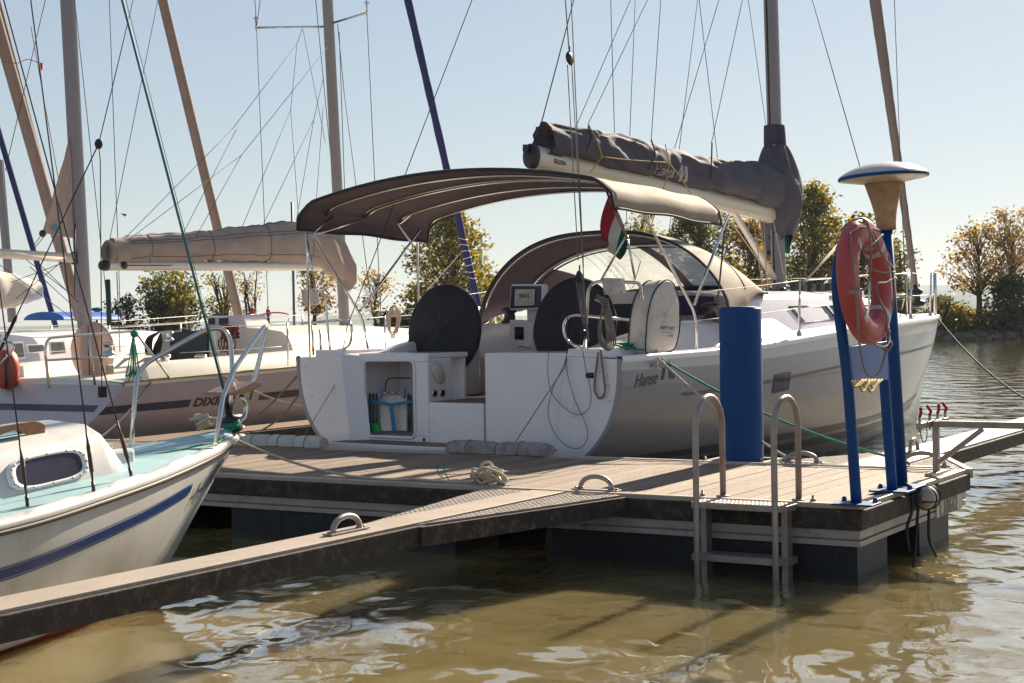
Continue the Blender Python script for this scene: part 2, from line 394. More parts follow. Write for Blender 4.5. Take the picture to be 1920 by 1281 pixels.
# hills across the lake
hill_mat = mat('wooded far hills', (.07, .085, .05), .95, var=.3, vscale=.02)
rows = []
for d, k in ((0, 0), (60, .55), (160, .9), (320, 1.0), (520, .3)):
    r = []
    for i in range(121):
        x = -1500 + i * 25
        hh = 9 + 7 * (nz2(x, 0, .004) + .6 * nz2(x, 5, .013))
        if x > 250: hh += 44 * min(1, (x - 250) / 380) * (1 + .22 * nz2(x, 9, .006) + .06 * nz2(x, 2, .03))
        if -330 < x < -60: hh += 10 + 5 * nz2(x, 4, .015)
        r.append(V((x, 2480 + d, -.5 + hh * k)))
    rows.append(r)
mb = MB(); mb.grid(rows, flip=True); hl = mb.build('hills', hill_mat); tag(hl, 'low wooded hills on the far side of the lake', 'hills', kind='structure')
# air over the lake
mb = MB(); mb.obox((0, 1520, 34), (2500, 0, 0), (0, 1640, 0), (0, 0, 35))
hz = bpy.data.materials.new('pale air'); hz.use_nodes = True; n = hz.node_tree.nodes; n.remove(n['Principled BSDF'])
vp = n.new('ShaderNodeVolumePrincipled'); vp.inputs['Color'].default_value = (.66, .78, .92, 1); vp.inputs['Density'].default_value = HAZE = .00013
vp.inputs['Anisotropy'].default_value = .3
hz.node_tree.links.new(vp.outputs[0], n['Material Output'].inputs['Volume'])
ho = mb.build('haze', hz); tag(ho, 'pale haze in the air over the lake', 'haze', kind='stuff')

# the planted mole that closes the harbour
BY = 94.0
def bank_z(x, d): return 1.0 + .35 * nz2(x, d, .12) + .12 * nz2(x, d, .7)
earth = mat('rough grassy earth', (.10, .085, .035), .95, var=.4, vscale=2, dirt=(.16, .12, .07), dirt_amt=.4, dirt_scale=1.4)
rows = []
for d, k in ((0, -.5), (.5, .15), (1.4, .6), (3, .95), (6, 1.05), (10, 1), (13, .5), (14.5, -.5)):
    rows.append([V((x * .9 - 80, BY + d + .5 * nz2(x, 0, .3), (bank_z(x * .9 - 80, d) * k if k > 0 else k))) for x in range(200)])
mb = MB(); mb.grid(rows, flip=True); bk = mb.build('bank', earth); tag(bk, 'low earth bank of the harbour mole', 'bank', kind='structure')
stone = mat('shore stone', (.16, .13, .11), .9, var=.35, vscale=3, island=.5)
mb = MB(); rs = random.Random(3)
for i in range(520):
    x = -30 + i * .17 + rs.uniform(-.2, .2); d = rs.uniform(-.1, 1.5); s = rs.uniform(.14, .42)
    mb.ball((x, BY + d, .05 + d * .35), s, 6, 4, sc=(1, rs.uniform(.6, 1), rs.uniform(.45, .8)))
tag(mb.build('shore_stones', stone), 'rough brown stones along the water line of the mole', 'stones', kind='stuff')

def leaf_mat(name, cols, trans=.55):
    m = bpy.data.materials.new(name); m.use_nodes = True; nt = m.node_tree; N = nt.nodes; Lk = nt.links
    b = N['Principled BSDF']; b.inputs['Roughness'].default_value = .55
    ge = N.new('ShaderNodeNewGeometry'); cr = N.new('ShaderNodeValToRGB')
    e = cr.color_ramp.elements
    while len(e) < len(cols): e.new(.5)
    for i, c in enumerate(cols): e[i].position = i / max(1, len(cols) - 1); e[i].color = (*c, 1)
    Lk.new(ge.outputs['Random Per Island'], cr.inputs[0]); Lk.new(cr.outputs[0], b.inputs['Base Color'])
    t = N.new('ShaderNodeBsdfTranslucent'); Lk.new(cr.outputs[0], t.inputs['Color'])
    ms = N.new('ShaderNodeMixShader'); ms.inputs[0].default_value = trans
    Lk.new(b.outputs[0], ms.inputs[1]); Lk.new(t.outputs[0], ms.inputs[2]); Lk.new(ms.outputs[0], N['Material Output'].inputs['Surface'])
    return m
leaf_green = leaf_mat('yellowing green leaves', [(.06, .07, .012), (.14, .14, .02), (.24, .21, .025), (.42, .30, .03), (.50, .32, .03)])
leaf_olive = leaf_mat('olive leaves', [(.05, .06, .015), (.12, .12, .025), (.19, .17, .03), (.34, .26, .04)])
leaf_gold = leaf_mat('golden autumn leaves', [(.10, .09, .015), (.26, .17, .02), (.50, .28, .03), (.58, .33, .03), (.20, .17, .03)])
leaf_rust = leaf_mat('rusty autumn leaves', [(.12, .10, .02), (.26, .15, .03), (.42, .23, .04), (.50, .29, .05), (.17, .15, .03)])
leaf_dark = leaf_mat('dark willow leaves', [(.025, .035, .015), (.05, .06, .02), (.09, .09, .03)], .3)
bark = mat('bark', (.075, .055, .045), .9, var=.3, vscale=5)
def leafy(mb, c, n, spread, size, rs, droop=0.0):
    for i in range(n):
        p = V(c) + V((rs.gauss(0, 1), rs.gauss(0, 1), rs.gauss(0, .8))) * spread
        a = V((rs.gauss(0, 1), rs.gauss(0, 1), rs.gauss(0, .8) - droop)).normalized(); b = a.cross(V((rs.gauss(0, 1), rs.gauss(0, 1), rs.gauss(0, 1)))).normalized()
        s = size * rs.uniform(.6, 1.3)
        mb.add([p - a * s, p + b * s * .5, p + a * s, p - b * s * .5], [(0, 1, 2, 3)])
def tree(name, label, px, top, wpx, D, lm, env, nclus, nleaf=18, size=.14, thresh=-.15, seed=1, stems=1, trunk_r=.16, cat='tree', lean=0.0, clus=.34):
    """crown of leaf clusters filling an envelope (height share, radius share), each carried by a branch from the stems"""
    rs = random.Random(seed); b = atY(px, 640, D); z0 = bank_z(b.x, D - BY) * .9 if D < 110 else .6
    base = V((b.x, D, z0)); H = atY(px, top, D).z - z0; R = wpx / FPX * D / 2
    root = thing(name, label, cat, base, 'trees and bushes on the harbour mole')
    tr = MB(); cr = MB(); st = []
    for k in range(stems):
        a = rs.uniform(0, 2 * pi); off = 0 if stems == 1 else R * .55
        pts = [base - V((0, 0, .3))]
        for i in range(1, 8):
            t = i / 7
            pts.append(base + V((cos(a) * off * t + nz2(i * .5, seed + k) * .35 * t + lean * H * t, sin(a) * off * t + nz2(i * .5, seed + k + 40) * .35 * t, H * .93 * t)))
        pts = spline(pts, 4); st.append(pts); n = len(pts)
        tr.tube(pts, [trunk_r * (1.25 if stems == 1 else .6) * (1 - .92 * i / n) + .012 for i in range(n)], 7)
    made = tries = 0
    while made < nclus * 1.05 and tries < nclus * 14:
        tries += 1
        t = rs.uniform(env[0][0], 1); e = 0
        for (t0, r0), (t1, r1) in zip(env, env[1:]):
            if t0 <= t <= t1: e = r0 + (r1 - r0) * (t - t0) / max(1e-6, t1 - t0)
        a = rs.uniform(0, 2 * pi); rr = e * R * sqrt(rs.uniform(.02, 1)) * (1 + .35 * noise.noise(V((cos(a) * 1.7, sin(a) * 1.7, t * 5 + seed))))
        c = base + V((cos(a) * rr + lean * H * t, sin(a) * rr, H * t))
        if noise.noise(c * 1.05 + V((seed, 0, 0))) < thresh + .16: continue
        made += 1
        pts = min(st, key=lambda s: (s[int(t * .8 * (len(s) - 1))] - c).length); i0 = int(max(.12, env[0][0] * .9, t - .12 - .5 * rr / max(H, .1)) * (len(pts) - 1)); q = pts[i0]
        m = q.lerp(c, .5) + V((rs.uniform(-.15, .15), rs.uniform(-.15, .15), rs.uniform(-.1, .25)))
        bz = spline([q, m, c], 4); tr.tube(bz, [.008 + .018 * (1 - i / len(bz)) for i in range(len(bz))], 4)
        leafy(cr, c, int(nleaf * .95), clus * .88, size * 1.25, rs)
    tr.build('trunk', bark, root); cr.build('crown', lm, root)
    return root
CONE = [(.12, .6), (.3, .95), (.55, .9), (.8, .6), (1, .12)]
OVAL = [(.2, .4), (.4, .9), (.65, 1), (.85, .7), (1, .2)]
VASE = [(.3, .35), (.6, .8), (.8, 1), (1, .55)]
SPRD = [(.38, .55), (.55, 1), (.8, .85), (1, .35)]
BUSH = [(0, .9), (.4, 1), (.75, .8), (1, .35)]
tree('broad_tree', 'tall broad green tree turning yellow beside the dark blue furled sail', 852, 392, 178, 97, leaf_green, CONE, 330, 26, .12, -.22, 11)
tree('multi_stem_tree', 'loose green multi stemmed tree below the left end of the tan boom', 318, 506, 112, 98, leaf_olive, VASE, 120, 20, .12, -.2, 12, stems=5)
tree('bare_tree', 'half bare fan shaped tree behind the tan rolled sail', 420, 508, 92, 99, leaf_green, VASE, 62, 12, .10, -.2, 13, stems=9)
tree('bare_tree', 'wispy half bare tree right of the tan rolled sail', 470, 500, 60, 100, leaf_gold, VASE, 36, 9, .09, -.2, 14, stems=3)
tree('autumn_tree', 'thin golden tree behind the mast with the tan boom', 590, 498, 110, 97, leaf_rust, SPRD, 80, 13, .11, -.15, 15, trunk_r=.12)
tree('autumn_tree', 'sparse rusty tree between the tan sail cover and the big awning stay', 706, 512, 84, 99, leaf_rust, SPRD, 55, 11, .10, -.15, 16, trunk_r=.10)
tree('autumn_tree', 'pale yellow tree behind the right end of the awning', 1205, 398, 120, 101, leaf_green, OVAL, 110, 18, .11, -.15, 17)
tree('autumn_tree', 'wide olive tree between the awning and the mast foot', 1320, 384, 165, 98, leaf_olive, OVAL, 260, 24, .12, -.2, 18)
tree('autumn_tree', 'orange leaved tree seen past the mast and the vang', 1408, 420, 110, 96, leaf_gold, OVAL, 190, 22, .12, -.25, 19)
tree('autumn_tree', 'tallest golden green tree right of the mast', 1528, 352, 160, 96, leaf_green, CONE, 300, 24, .12, -.2, 20)
tree('autumn_tree', 'green tree behind the life ring', 1618, 410, 130, 98, leaf_olive, OVAL, 170, 22, .12, -.2, 21)
tree('autumn_tree', 'small green tree peeping out right of the life ring', 1690, 448, 60, 99, leaf_olive, OVAL, 70, 18, .11, -.2, 22)
tree('autumn_tree', 'golden tree with a bare leaning trunk at the right', 1836, 424, 150, 95.5, leaf_rust, SPRD, 120, 17, .10, -.12, 23, trunk_r=.17)
tree('autumn_tree', 'rusty topped tree at the right edge of the picture', 1896, 398, 130, 97, leaf_rust, SPRD, 130, 17, .10, -.12, 24, trunk_r=.15)
tree('willow_bush', 'dark feathery willow bush under the rusty tree', 1896, 528, 90, 95, leaf_dark, BUSH, 110, 22, .13, -.2, 25, stems=5, cat='bush')
bl = [(1765, 562, 70, leaf_olive, 'olive bush next to the bow of the grey yacht'), (1800, 580, 70, leaf_green, 'yellow green bush at the water line of the mole'), (1845, 588, 80, leaf_gold, 'low reddish bush under the leaning trunk'),
      (1915, 572, 60, leaf_olive, 'olive bush at the right edge of the bank'), (235, 560, 80, leaf_dark, 'dark bush left of the multi stemmed tree'), (300, 556, 90, leaf_dark, 'dark bush under the multi stemmed tree'),
      (352, 552, 70, leaf_olive, 'olive bush right of the multi stemmed tree'), (738, 590, 70, leaf_dark, 'dark low bush behind the coiled rope'), (785, 576, 80, leaf_olive, 'low bush at the foot of the broad tree'),
      (900, 570, 90, leaf_olive, 'round bush right of the broad tree'), (1490, 545, 120, leaf_dark, 'dark bush behind the mast foot'), (1590, 540, 120, leaf_dark, 'dark bush behind the leg of the life ring stand'), (1700, 560, 80, leaf_olive, 'olive bush behind the pulpit of the grey yacht')]
for i, (px, top, wp, lm, lb) in enumerate(bl):
    tree('bush', lb, px, top, wp, 95.2 + (i % 3) * .8, lm, BUSH, 46, 24, .11, -.4, 40 + i, stems=4, cat='bush', clus=.3)
# dry grass and ground cover along the mole
mb = MB(); rs = random.Random(5)
for i in range(5200):
    x = rs.uniform(-38, 40); d = 1.2 + rs.random() ** 1.6 * 5; z = bank_z(x, d) * .75; h = rs.uniform(.15, .6)
    a = rs.uniform(0, 2 * pi); q = V((cos(a), sin(a), 0)) * .05
    p = V((x, BY + d, z)); tip = p + V((rs.gauss(0, .12), rs.gauss(0, .12), h))
    mb.add([p - q, p + q, tip + q * .6, tip - q * .6], [(0, 1, 2, 3)])
tag(mb.build('bank_grass', leaf_olive), 'dry grass and weeds covering the mole', 'grass', kind='stuff')

# ------------------------------------------------------------------ pontoon
D0 = .506
O = CP + ray(1612, 948) * ((D0 - CH) / ray(1612, 948).z)
DK = Fr(O, 31.5)          # x: across the walkway, away from the viewer; y: along it, to the left
WD = 2.42
pt = thing('pontoon', 'wide floating walkway of weathered planks on dark floats', 'pontoon', DK.W(0, 0, 0))
mb = MB(); y = .12; rs = random.Random(8)
while y < 24:
    wd = .138
    mb.fbox(DK, (.11, WD - .11), (y, y + wd), (D0 - .05 + rs.uniform(-.0015, .0015), D0 - .012 + rs.uniform(-.002, .002))); y += wd + .006
mb.build('planking', plank, pt, bevel=.003)
slime = mat('green brown algae', (.022, .02, .008), .6, var=.5, vscale=20)
mb = MB()
for x0, x1 in ((0, .06), (.064, .108)): mb.fbox(DK, (x0, x1), (0 if x0 == 0 else .11, 24), (D0 - .03, D0 + (.004 if x0 == 0 else -.006)))
for x0, x1 in ((WD - .108, WD - .064), (WD - .06, WD)): mb.fbox(DK, (x0, x1), (.11, 24), (D0 - .03, D0 + (.004 if x1 == WD else -.006)))
mb.fbox(DK, (.064, WD), (0, .05), (D0 - .03, D0 + .004)); mb.fbox(DK, (.112, WD), (.054, .105), (D0 - .03, D0 - .006))
mb.build('edge_rail', alu_top, pt, bevel=.004)
mb = MB()
mb.fbox(DK, (-.025, .05), (-.025, 1.66), (D0 - .155, D0 - .031)); mb.fbox(DK, (-.025, .05), (2.72, 24), (D0 - .155, D0 - .031))
mb.fbox(DK, (.0505, WD - .03), (-.025, .05), (D0 - .155, D0 - .031)); mb.fbox(DK, (WD - .028, WD + .045), (-.025, 24), (D0 - .155, D0 - .031))
mb.build('fender_timber', fascia, pt, bevel=.006)
mb = MB()
for z0, z1, e in ((D0 - .215, D0 - .16, 0), (D0 - .226, D0 - .2155, .02), (D0 - .262, D0 - .2265, 0)):
    mb.fbox(DK, (e, .06), (e, 24), (z0, z1)); mb.fbox(DK, (.0605, WD - .06), (e, .06), (z0, z1)); mb.fbox(DK, (WD - .0595, WD - e), (e, 24), (z0, z1))
mb.build('side_beam', alu_dirty, pt, bevel=.003)
for a, b, c, d in ((.03, 2.24, .03, .62), (3.05, 5.2, .03, .62), (5.9, 8.0, .03, .62), (8.7, 11, .03, .62), (.03, 2.24, 1.33, 2.05), (3.05, 5.2, 1.33, 2.05), (5.9, 8, 1.33, 2.05), (8.7, 11, 1.33, 2.05), (12, 15, .03, 2.05), (16, 20, .03, 2.05)):
    mb = MB(); mb.fbox(DK, (c, d), (a, b), (-.35, D0 - .263))
    k = a + .16
    while k < b - .05: mb.fbox(DK, (c - .002, c), (k, k + .035), (-.35, D0 - .275)); k += .21
    fo = mb.build('float', float_pl, pt, bevel=.015)
    mb = MB(); n = 40
    for (xa, ya_), (xb, yb_) in (((c, a), (c, b)), ((c, a), (d, a))):
        nn = DK.f if xa == xb else DK.l; mb.grid([[DK.W(xa + (xb - xa) * q / n, ya_ + (yb_ - ya_) * q / n, z) - nn * .004 for z in (-.03, .035 + .025 * nz2(q * .9 + c * 7, a))] for q in range(n + 1)])
    mb.islands('algae_band', slime, fo)
mb = MB()
for x in (.68, 1.28): mb.fbox(DK, (x - .05, x + .05), (.07, 24), (D0 - .20, D0 - .06))
mb.build('joist', alu_dirty, pt)
# number plate under the pier head
mb = MB(); mb.fbox(DK, (1.62, 2.28), (-.012, -.001), (D0 - .27, D0 - .157)); npl = mb.build('number_plate', mat('dirty white plate', (.5, .47, .41), .6, dirt=(.10, .08, .05), dirt_amt=.45, dirt_scale=10), pt)
mb = MB(); lettering(mb, '1.10612', .155, lambda x, z: DK.W(1.66 + x * .95, -.016, D0 - .265 + z), bold=.004); mb.build('number', print_dk, npl)

def cleat(fr, x, y, z, ln, ht, along='y', r=.017):
    """bow shaped mooring hoop on a foot plate"""
    P = lambda s, h: fr.W(x + (s if along == 'x' else 0), y + (s if along == 'y' else 0), z + h)
    mb = MB(); pts = [P(-ln / 2, .0)] + [P(-ln / 2 * cos(a), ht * (abs(sin(a)) ** .8)) for a in [pi * i / 14 for i in range(1, 14)]] + [P(ln / 2, .0)]
    mb.tube(pts, r, 10)
    for s in (-1, 1): mb.tube([P(s * ln / 2 * .8, .004), P(s * ln / 2 * 1.0, .02), P(s * ln / 2 * 1.12, .005)], .014, 6)
    q = ln / 2 + .055
    bx = MB(); bx.fbox(fr, (x - (q if along == 'x' else .035), x + (q if along == 'x' else .035)), (y - (q if along == 'y' else .035), y + (q if along == 'y' else .035)), (z, z + .009))
    for s in (-1, 1): bx.lathe(P(s * (q - .02), .009), [(.012, 0), (.012, .008), (.007, .012)], 6)
    return mb, bx
CG = 'mooring hoops bolted to the pontoons'
def put_cleat(label, x, y, ln=.26, ht=.10, along='y', z=D0 + .005):
    r = thing('mooring_hoop', label, 'mooring cleat', DK.W(x, y, z), CG); mb, bx = cleat(DK, x, y, z, ln, ht, along)
    mb.build('hoop', galv, r); bx.build('foot_plate', galv, r, bevel=.002)
put_cleat('mooring hoop at the front plank edge between the two checker plates', .085, 1.91, .25, .095)
put_cleat('mooring hoop wrapped in a heap of cream rope', .085, 2.80, .22, .08)
put_cleat('mooring hoop beside the big blue pile', WD + .05, 1.32, .26, .08)
put_cleat('mooring hoop with the green line, at the foot of the steel frame', WD + .03, .33, .33, .11)
put_cleat('mooring hoop on the near narrow finger', -2.33, 2.22, .25, .09, 'x', D0 + .004)

# fingers: narrow berth arms running out from both sides, with checker plate knees
def finger(label, x0, x1, ya, yb, fl, top=None):
    s = thing('finger_pontoon', label, 'finger pontoon', DK.W((x0 + x1) / 2, (ya + yb) / 2, 0), 'narrow berth fingers')
    mb = MB(); mb.fbox(DK, (x0, x1), (ya + .02, yb - .02), (D0 - .02, D0)); mb.build('walkway_plate', top or alu_top, s, bevel=.003)
    mb = MB()
    for y in (ya, yb - .055): mb.fbox(DK, (x0, x1), (y, y + .018 if y == ya else y + .055), (D0 - .125, D0 - .022))
    mb.fbox(DK, (x0, x1), (ya - .03, ya - .001), (D0 - .135, D0 - .014)); mb.fbox(DK, (x0, x1), (yb + .001, yb + .03), (D0 - .135, D0 - .014))
    mb.build('side_timber', fascia, s, bevel=.005)
    for xa in fl:
        mb = MB(); mb.fbox(DK, (xa, xa + .8), (ya + .03, yb - .06), (-.3, D0 - .137)); mb.build('float', float_pl, s, bevel=.01)
    return s
f1 = finger('near narrow finger pontoon running out to the lower left', -9.0, -.03, 2.08, 2.38, (-8.2,))
f2 = finger('far narrow finger pontoon running out to the right', 2.46, 12, .56, 1.02, ())
chk = mat('checker plate', (.30, .245, .215), .55, .2, var=.2, bump=.3, bscale=60)
def knee(pa, pb, pc, parent, name='knee_plate'):
    mb = MB(); P = [DK.W(*p, D0 - .006) for p in (pa, pb, pc)]; mb.prism(P, V((0, 0, -.012)))
    A = [V((p[0], p[1], 0)) for p in (pa, pb, pc)]; xs = [p.x for p in A]; ys = [p.y for p in A]
    def inside(q):
        s = [(b - a).cross(q - a).z for a, b in zip(A, A[1:] + A[:1])]; return min(s) > .004 or max(s) < -.004
    x = min(xs); i = 0
    while x < max(xs):
        y = min(ys) + (i % 2) * .022
        while y < max(ys):
            if inside(V((x, y, 0))):
                d = DK.f * .016 + DK.l * (.014 if i % 2 else -.014); c = DK.W(x, y, D0 - .005); n = V((0, 0, 1)).cross(d).normalized() * .005
                mb.add([c - d, c + n, c + d, c - n, c + V((0, 0, .004))], [(0, 1, 4), (1, 2, 4), (2, 3, 4), (3, 0, 4)])
            y += .044
        x += .026; i += 1
    o = mb.build(name, chk, parent)
    sk = MB(); 
    return o
knee((-1.86, 2.385), (-.03, 2.385), (-.03, 2.74), f1); knee((-1.86, 2.075), (-.03, 2.075), (-.03, 1.66), f1)
mb = MB()
for a, b in (((-1.86, 2.425), (-.03, 2.775)), ((-1.86, 2.035), (-.03, 1.62))): mb.bar(DK.W(*a, D0 - .075), DK.W(*b, D0 - .075), .03, .115)
mb.build('knee_timber', fascia, f1)
knee((2.46, .0), (2.46, .55), (3.6, .55), f2); knee((2.46, 1.03), (2.46, 1.7), (3.9, 1.03), f2)
mb = MB(); mb.bar(DK.W(2.46, -.02, D0 - .03), DK.W(3.62, .54, D0 - .03), .05, .07); mb.build('knee_timber', alu_dirty, f2)
put_cleat('mooring hoop on the far finger behind the steel brace', 3.75, .80, .22, .11, 'x', D0 + .004)

# autumn leaves and twigs adrift at the pier head
mb = MB(); rs = random.Random(31)
for i in range(26):
    c = DK.W(rs.uniform(.5, 1.5), rs.uniform(-.45, .02), .004); a = rs.uniform(0, 6.28); d = V((cos(a), sin(a), 0)) * rs.uniform(.012, .03); e = V((-sin(a), cos(a), 0)) * .012
    mb.add([c - d, c + e, c + d, c - e], [(0, 1, 2, 3)])
for i in range(5):
    c = DK.W(rs.uniform(.5, 1.3), rs.uniform(-.4, 0), .004); a = rs.uniform(0, 6.28); mb.tube([c, c + V((cos(a), sin(a), 0)) * rs.uniform(.1, .22)], .003, 4)
tag(mb.build('floating_leaves', leaf_gold), 'yellow leaves and twigs drifting beside the pier head', 'leaves', kind='stuff')
f3 = finger('brown planked finger between the two berthed yachts', 2.48, 11, 8.40, 9.02, (9,), teak)
f4 = finger('far left planked finger past the small cruiser', 2.48, 12, 12.9, 13.5, (5, 10), teak)
# two horned deck cleat
def horn_cleat(label, x, y):
    r = thing('horn_cleat', label, 'mooring cleat', DK.W(x, y, D0)); mb = MB()
    mb.fbox(DK, (x - .03, x + .03), (y - .10, y + .10), (D0, D0 + .012)); c = DK.W(x, y, D0)
    for s in (-1, 1): mb.tube([c + DK.l * .05 * s, c + DK.l * .045 * s + V((0, 0, .085))], .014, 8)
    mb.build('base', alu_dirty, r, bevel=.003); mb = MB()
    mb.tube(spline([c + DK.l * .15 + V((0, 0, .12)), c + DK.l * .08 + V((0, 0, .09)), c - DK.l * .08 + V((0, 0, .09)), c - DK.l * .15 + V((0, 0, .12))], 5), .017, 8)
    mb.build('horns', alu_dirty, r)
p = DK.L(DK.on(306, 806, z=D0)); horn_cleat('two horned mooring cleat on the walkway behind the small blue decked boat', p[0], p[1])

# blue mooring pile
PC = DK.W(WD + .215, 1.905, 0)
r = thing('mooring_pile', 'thick blue painted steel mooring pile standing at the walkway edge', 'mooring pile', PC)
mb = MB(); mb.lathe(PC, [(.176, -1.2), (.176, .4), (.1765, 1.0), (.176, 1.752), (.170, 1.764)], 40); mb.build('pile', blue_paint, r)
mb = MB(); mb.lathe(PC, [(.165, 1.765), (.165, 1.772), (.02, 1.780), (0, 1.780)], 32); mb.build('cap', blue_paint, r)
mb = MB()
for s in (-.25, .25): mb.bar(DK.W(WD, 1.905 + s, D0 - .02), DK.W(WD + .46, 1.905 + s, D0 - .02), .05, .04)
mb.bar(DK.W(WD + .45, 1.63, D0 - .02), DK.W(WD + .45, 2.18, D0 - .02), .05, .04)
for s in (-.25, .25): mb.lathe(DK.W(WD + .02, 1.905 + s, D0), [(.016, 0), (.016, .012), (.010, .014), (.010, .035)], 6)
mb.build('guide_frame', galv, r)
# bathing ladder
lad = thing('ladder', 'galvanised bathing ladder with two tall hoop rails on the front edge', 'ladder', DK.W(-.1, .75, 0))
for u, px, py in ((1.02, 1308, 1092), (.46, 1455, 1103)):
    q = DK.L(DK.on(px, py, z=0)); v0, uu = q[0], q[1]; vb = .09; ht = 1.17; rr = (vb - v0) / 2; ub = uu - .015
    mb = MB(); arc = [DK.W(v0 + rr - rr * cos(a), uu + (ub - uu) * (1 - cos(a)) / 2, ht - rr + rr * sin(a) * 1.05) for a in [pi * i / 12 for i in range(13)]]
    mb.tube([DK.W(v0, uu, -.75), DK.W(v0, uu, .3)] + arc + [DK.W(vb, ub, D0 - .01)], .0205, 12)
    mb.lathe(DK.W(vb, ub, D0 + .004), [(.045, 0), (.045, .008), (.022, .010)], 14)
    mb.build('hoop_rail', galv, lad)
mb = MB()
for u in (.985, .43): mb.fbox(DK, (-.13, -.04), (u, u + .04), (-.28, .46))
mb.islands('stringer', galv, lad, bevel=.003)
for z, v0 in ((.492, -.21), (.155, -.21), (-.18, -.21)):
    mb = MB(); mb.fbox(DK, (v0, -.028), (.40, 1.055), (z - .03, z + .012))
    k = .42
    while k < 1.04:
        for s in range(5):
            c = DK.W(v0 + .02 + s * .036, k + (s % 2) * .012, z + .0125); d = DK.f * .013 + DK.l * (.011 if s % 2 else -.011); n = V((0, 0, 1)).cross(d).normalized() * .004
            mb.add([c - d, c + n, c + d, c - n, c + V((0, 0, .004))], [(0, 1, 4), (1, 2, 4), (2, 3, 4), (3, 0, 4)])
        k += .028
    mb.build('step', galv, lad, bevel=.002)
mb = MB()
for u in (.43, 1.0): mb.lathe(DK.W(.07, u - .10 if u < .5 else u + .10, D0 + .004), [(.018, 0), (.018, .014), (.009, .016), (.009, .04)], 6)
mb.islands('bolt', galv, lad)

# life ring stand of bent blue pipe, lamp post, life ring
st = thing('ring_stand', 'bent blue pipe stand carrying the life ring at the pier corner', 'life ring stand', DK.W(.4, .04, D0))
L1 = [DK.on(1606, 945, x=-.0), DK.on(1598, 830, x=-.0), DK.on(1588, 700, x=-.0), DK.on(1574, 590, x=-.01), DK.on(1569, 530, x=-.01), DK.on(1574, 480, x=.03)]
L2 = [DK.on(1640, 478, x=.66), DK.on(1645, 540, x=.76), DK.on(1654, 660, x=.786), DK.on(1664, 800, x=.786), DK.on(1673, 920, x=.786)]
top = [DK.on(1586, 447, x=.12), DK.on(1606, 432, x=.32), DK.on(1627, 446, x=.52)]
mb = MB(); mb.tube(spline(L1 + top + L2, 5), .0345, 14); mb.build('pipe_frame', blue_paint, st)
mb = MB()
for p in (L1[0], L2[-1]): mb.obox(V((p.x, p.y, D0 + .011)), DK.f * .10, DK.l * .13, (0, 0, .006)); 
for p in (L1[0], L2[-1]):
    for s in (-1, 1): mb.lathe(V((p.x, p.y, D0 + .017)) + DK.l * .10 * s + DK.f * .06, [(.017, 0), (.017, .014), (.009, .03)], 6)
mb.islands('foot_plate', blue_paint, st, bevel=.002)
zb = lambda px, py: DK.on(px, py, y=.055)
b0, b1, b2, b3 = DK.on(1588, 650, x=.05), DK.on(1658, 640, x=.74), DK.on(1660, 712, x=.74), DK.on(1596, 716, x=.05)
mb = MB(); mb.prism([b0, b1, b2, b3], DK.l * -.02); mb.build('backboard', mat('scuffed blue board', (.03, .10, .36), .5, dirt=(.20, .17, .17), dirt_amt=.25, dirt_scale=9), st, bevel=.003)
cw = DK.L(DK.on(1622, 527, y=-.075)); RC = DK.on(1622, 527, y=-.075)
RT_ = DK.f; RU = (V((0, 0, 1)) + DK.l * .075).normalized(); RN = RT_.cross(RU).normalized()
def ringp(a, rad, off=0.0): return RC + RT_ * (cos(a) * rad) + RU * (sin(a) * rad) + RN * off
rg = thing('life_ring', 'faded red orange life ring with grab rope hanging on the blue stand', 'life ring', RC)
rows = []; RMAJ, RTUB = .312, .082
for i in range(64):
    a = 2 * pi * i / 64; row = []
    for j in range(20):
        b = 2 * pi * j / 20; sq = lambda c: math.copysign(abs(c) ** .8, c)
        row.append(RC + (RT_ * cos(a) + RU * sin(a)) * (RMAJ + RTUB * sq(cos(b))) + RN * (.062 * sq(sin(b))))
    rows.append(row)
rows.append(rows[0]); mb = MB(); mb.grid(rows, closed=True); mb.build('ring_body', buoy_red, rg)
for a in (.75, 2.35, 3.95, 5.5):
    rw = []
    for k in range(5):
        aa = a - .075 + .15 * k / 4; row = []
        for j in range(13):
            b = 2 * pi * (j + 4) / 20; sq = lambda c: math.copysign(abs(c) ** .8, c)
            row.append(RC + (RT_ * cos(aa) + RU * sin(aa)) * (RMAJ + (RTUB + .002) * sq(cos(b))) + RN * (.064 * sq(sin(b))))
        rw.append(row)
    mb = MB(); mb.grid(rw); mb.build('reflective_band', tape, rg)
mb = MB()
for a0, a1 in ((.75, 2.35), (2.35, 3.95), (3.95, 5.5), (5.5, 7.03)):
    pts = [ringp(a0 + (a1 - a0) * t, RMAJ + RTUB + .008 + (.012 if .1 < t < .9 else 0) - .10 * sin(pi * t) * (1 if a0 < 1 or a0 > 5 else 0), .03 + .05 * sin(pi * t)) for t in [k / 12 for k in range(13)]]
    mb.tube(spline(pts, 2), .0058, 6)
mb.build('grab_rope', rope_g, rg)
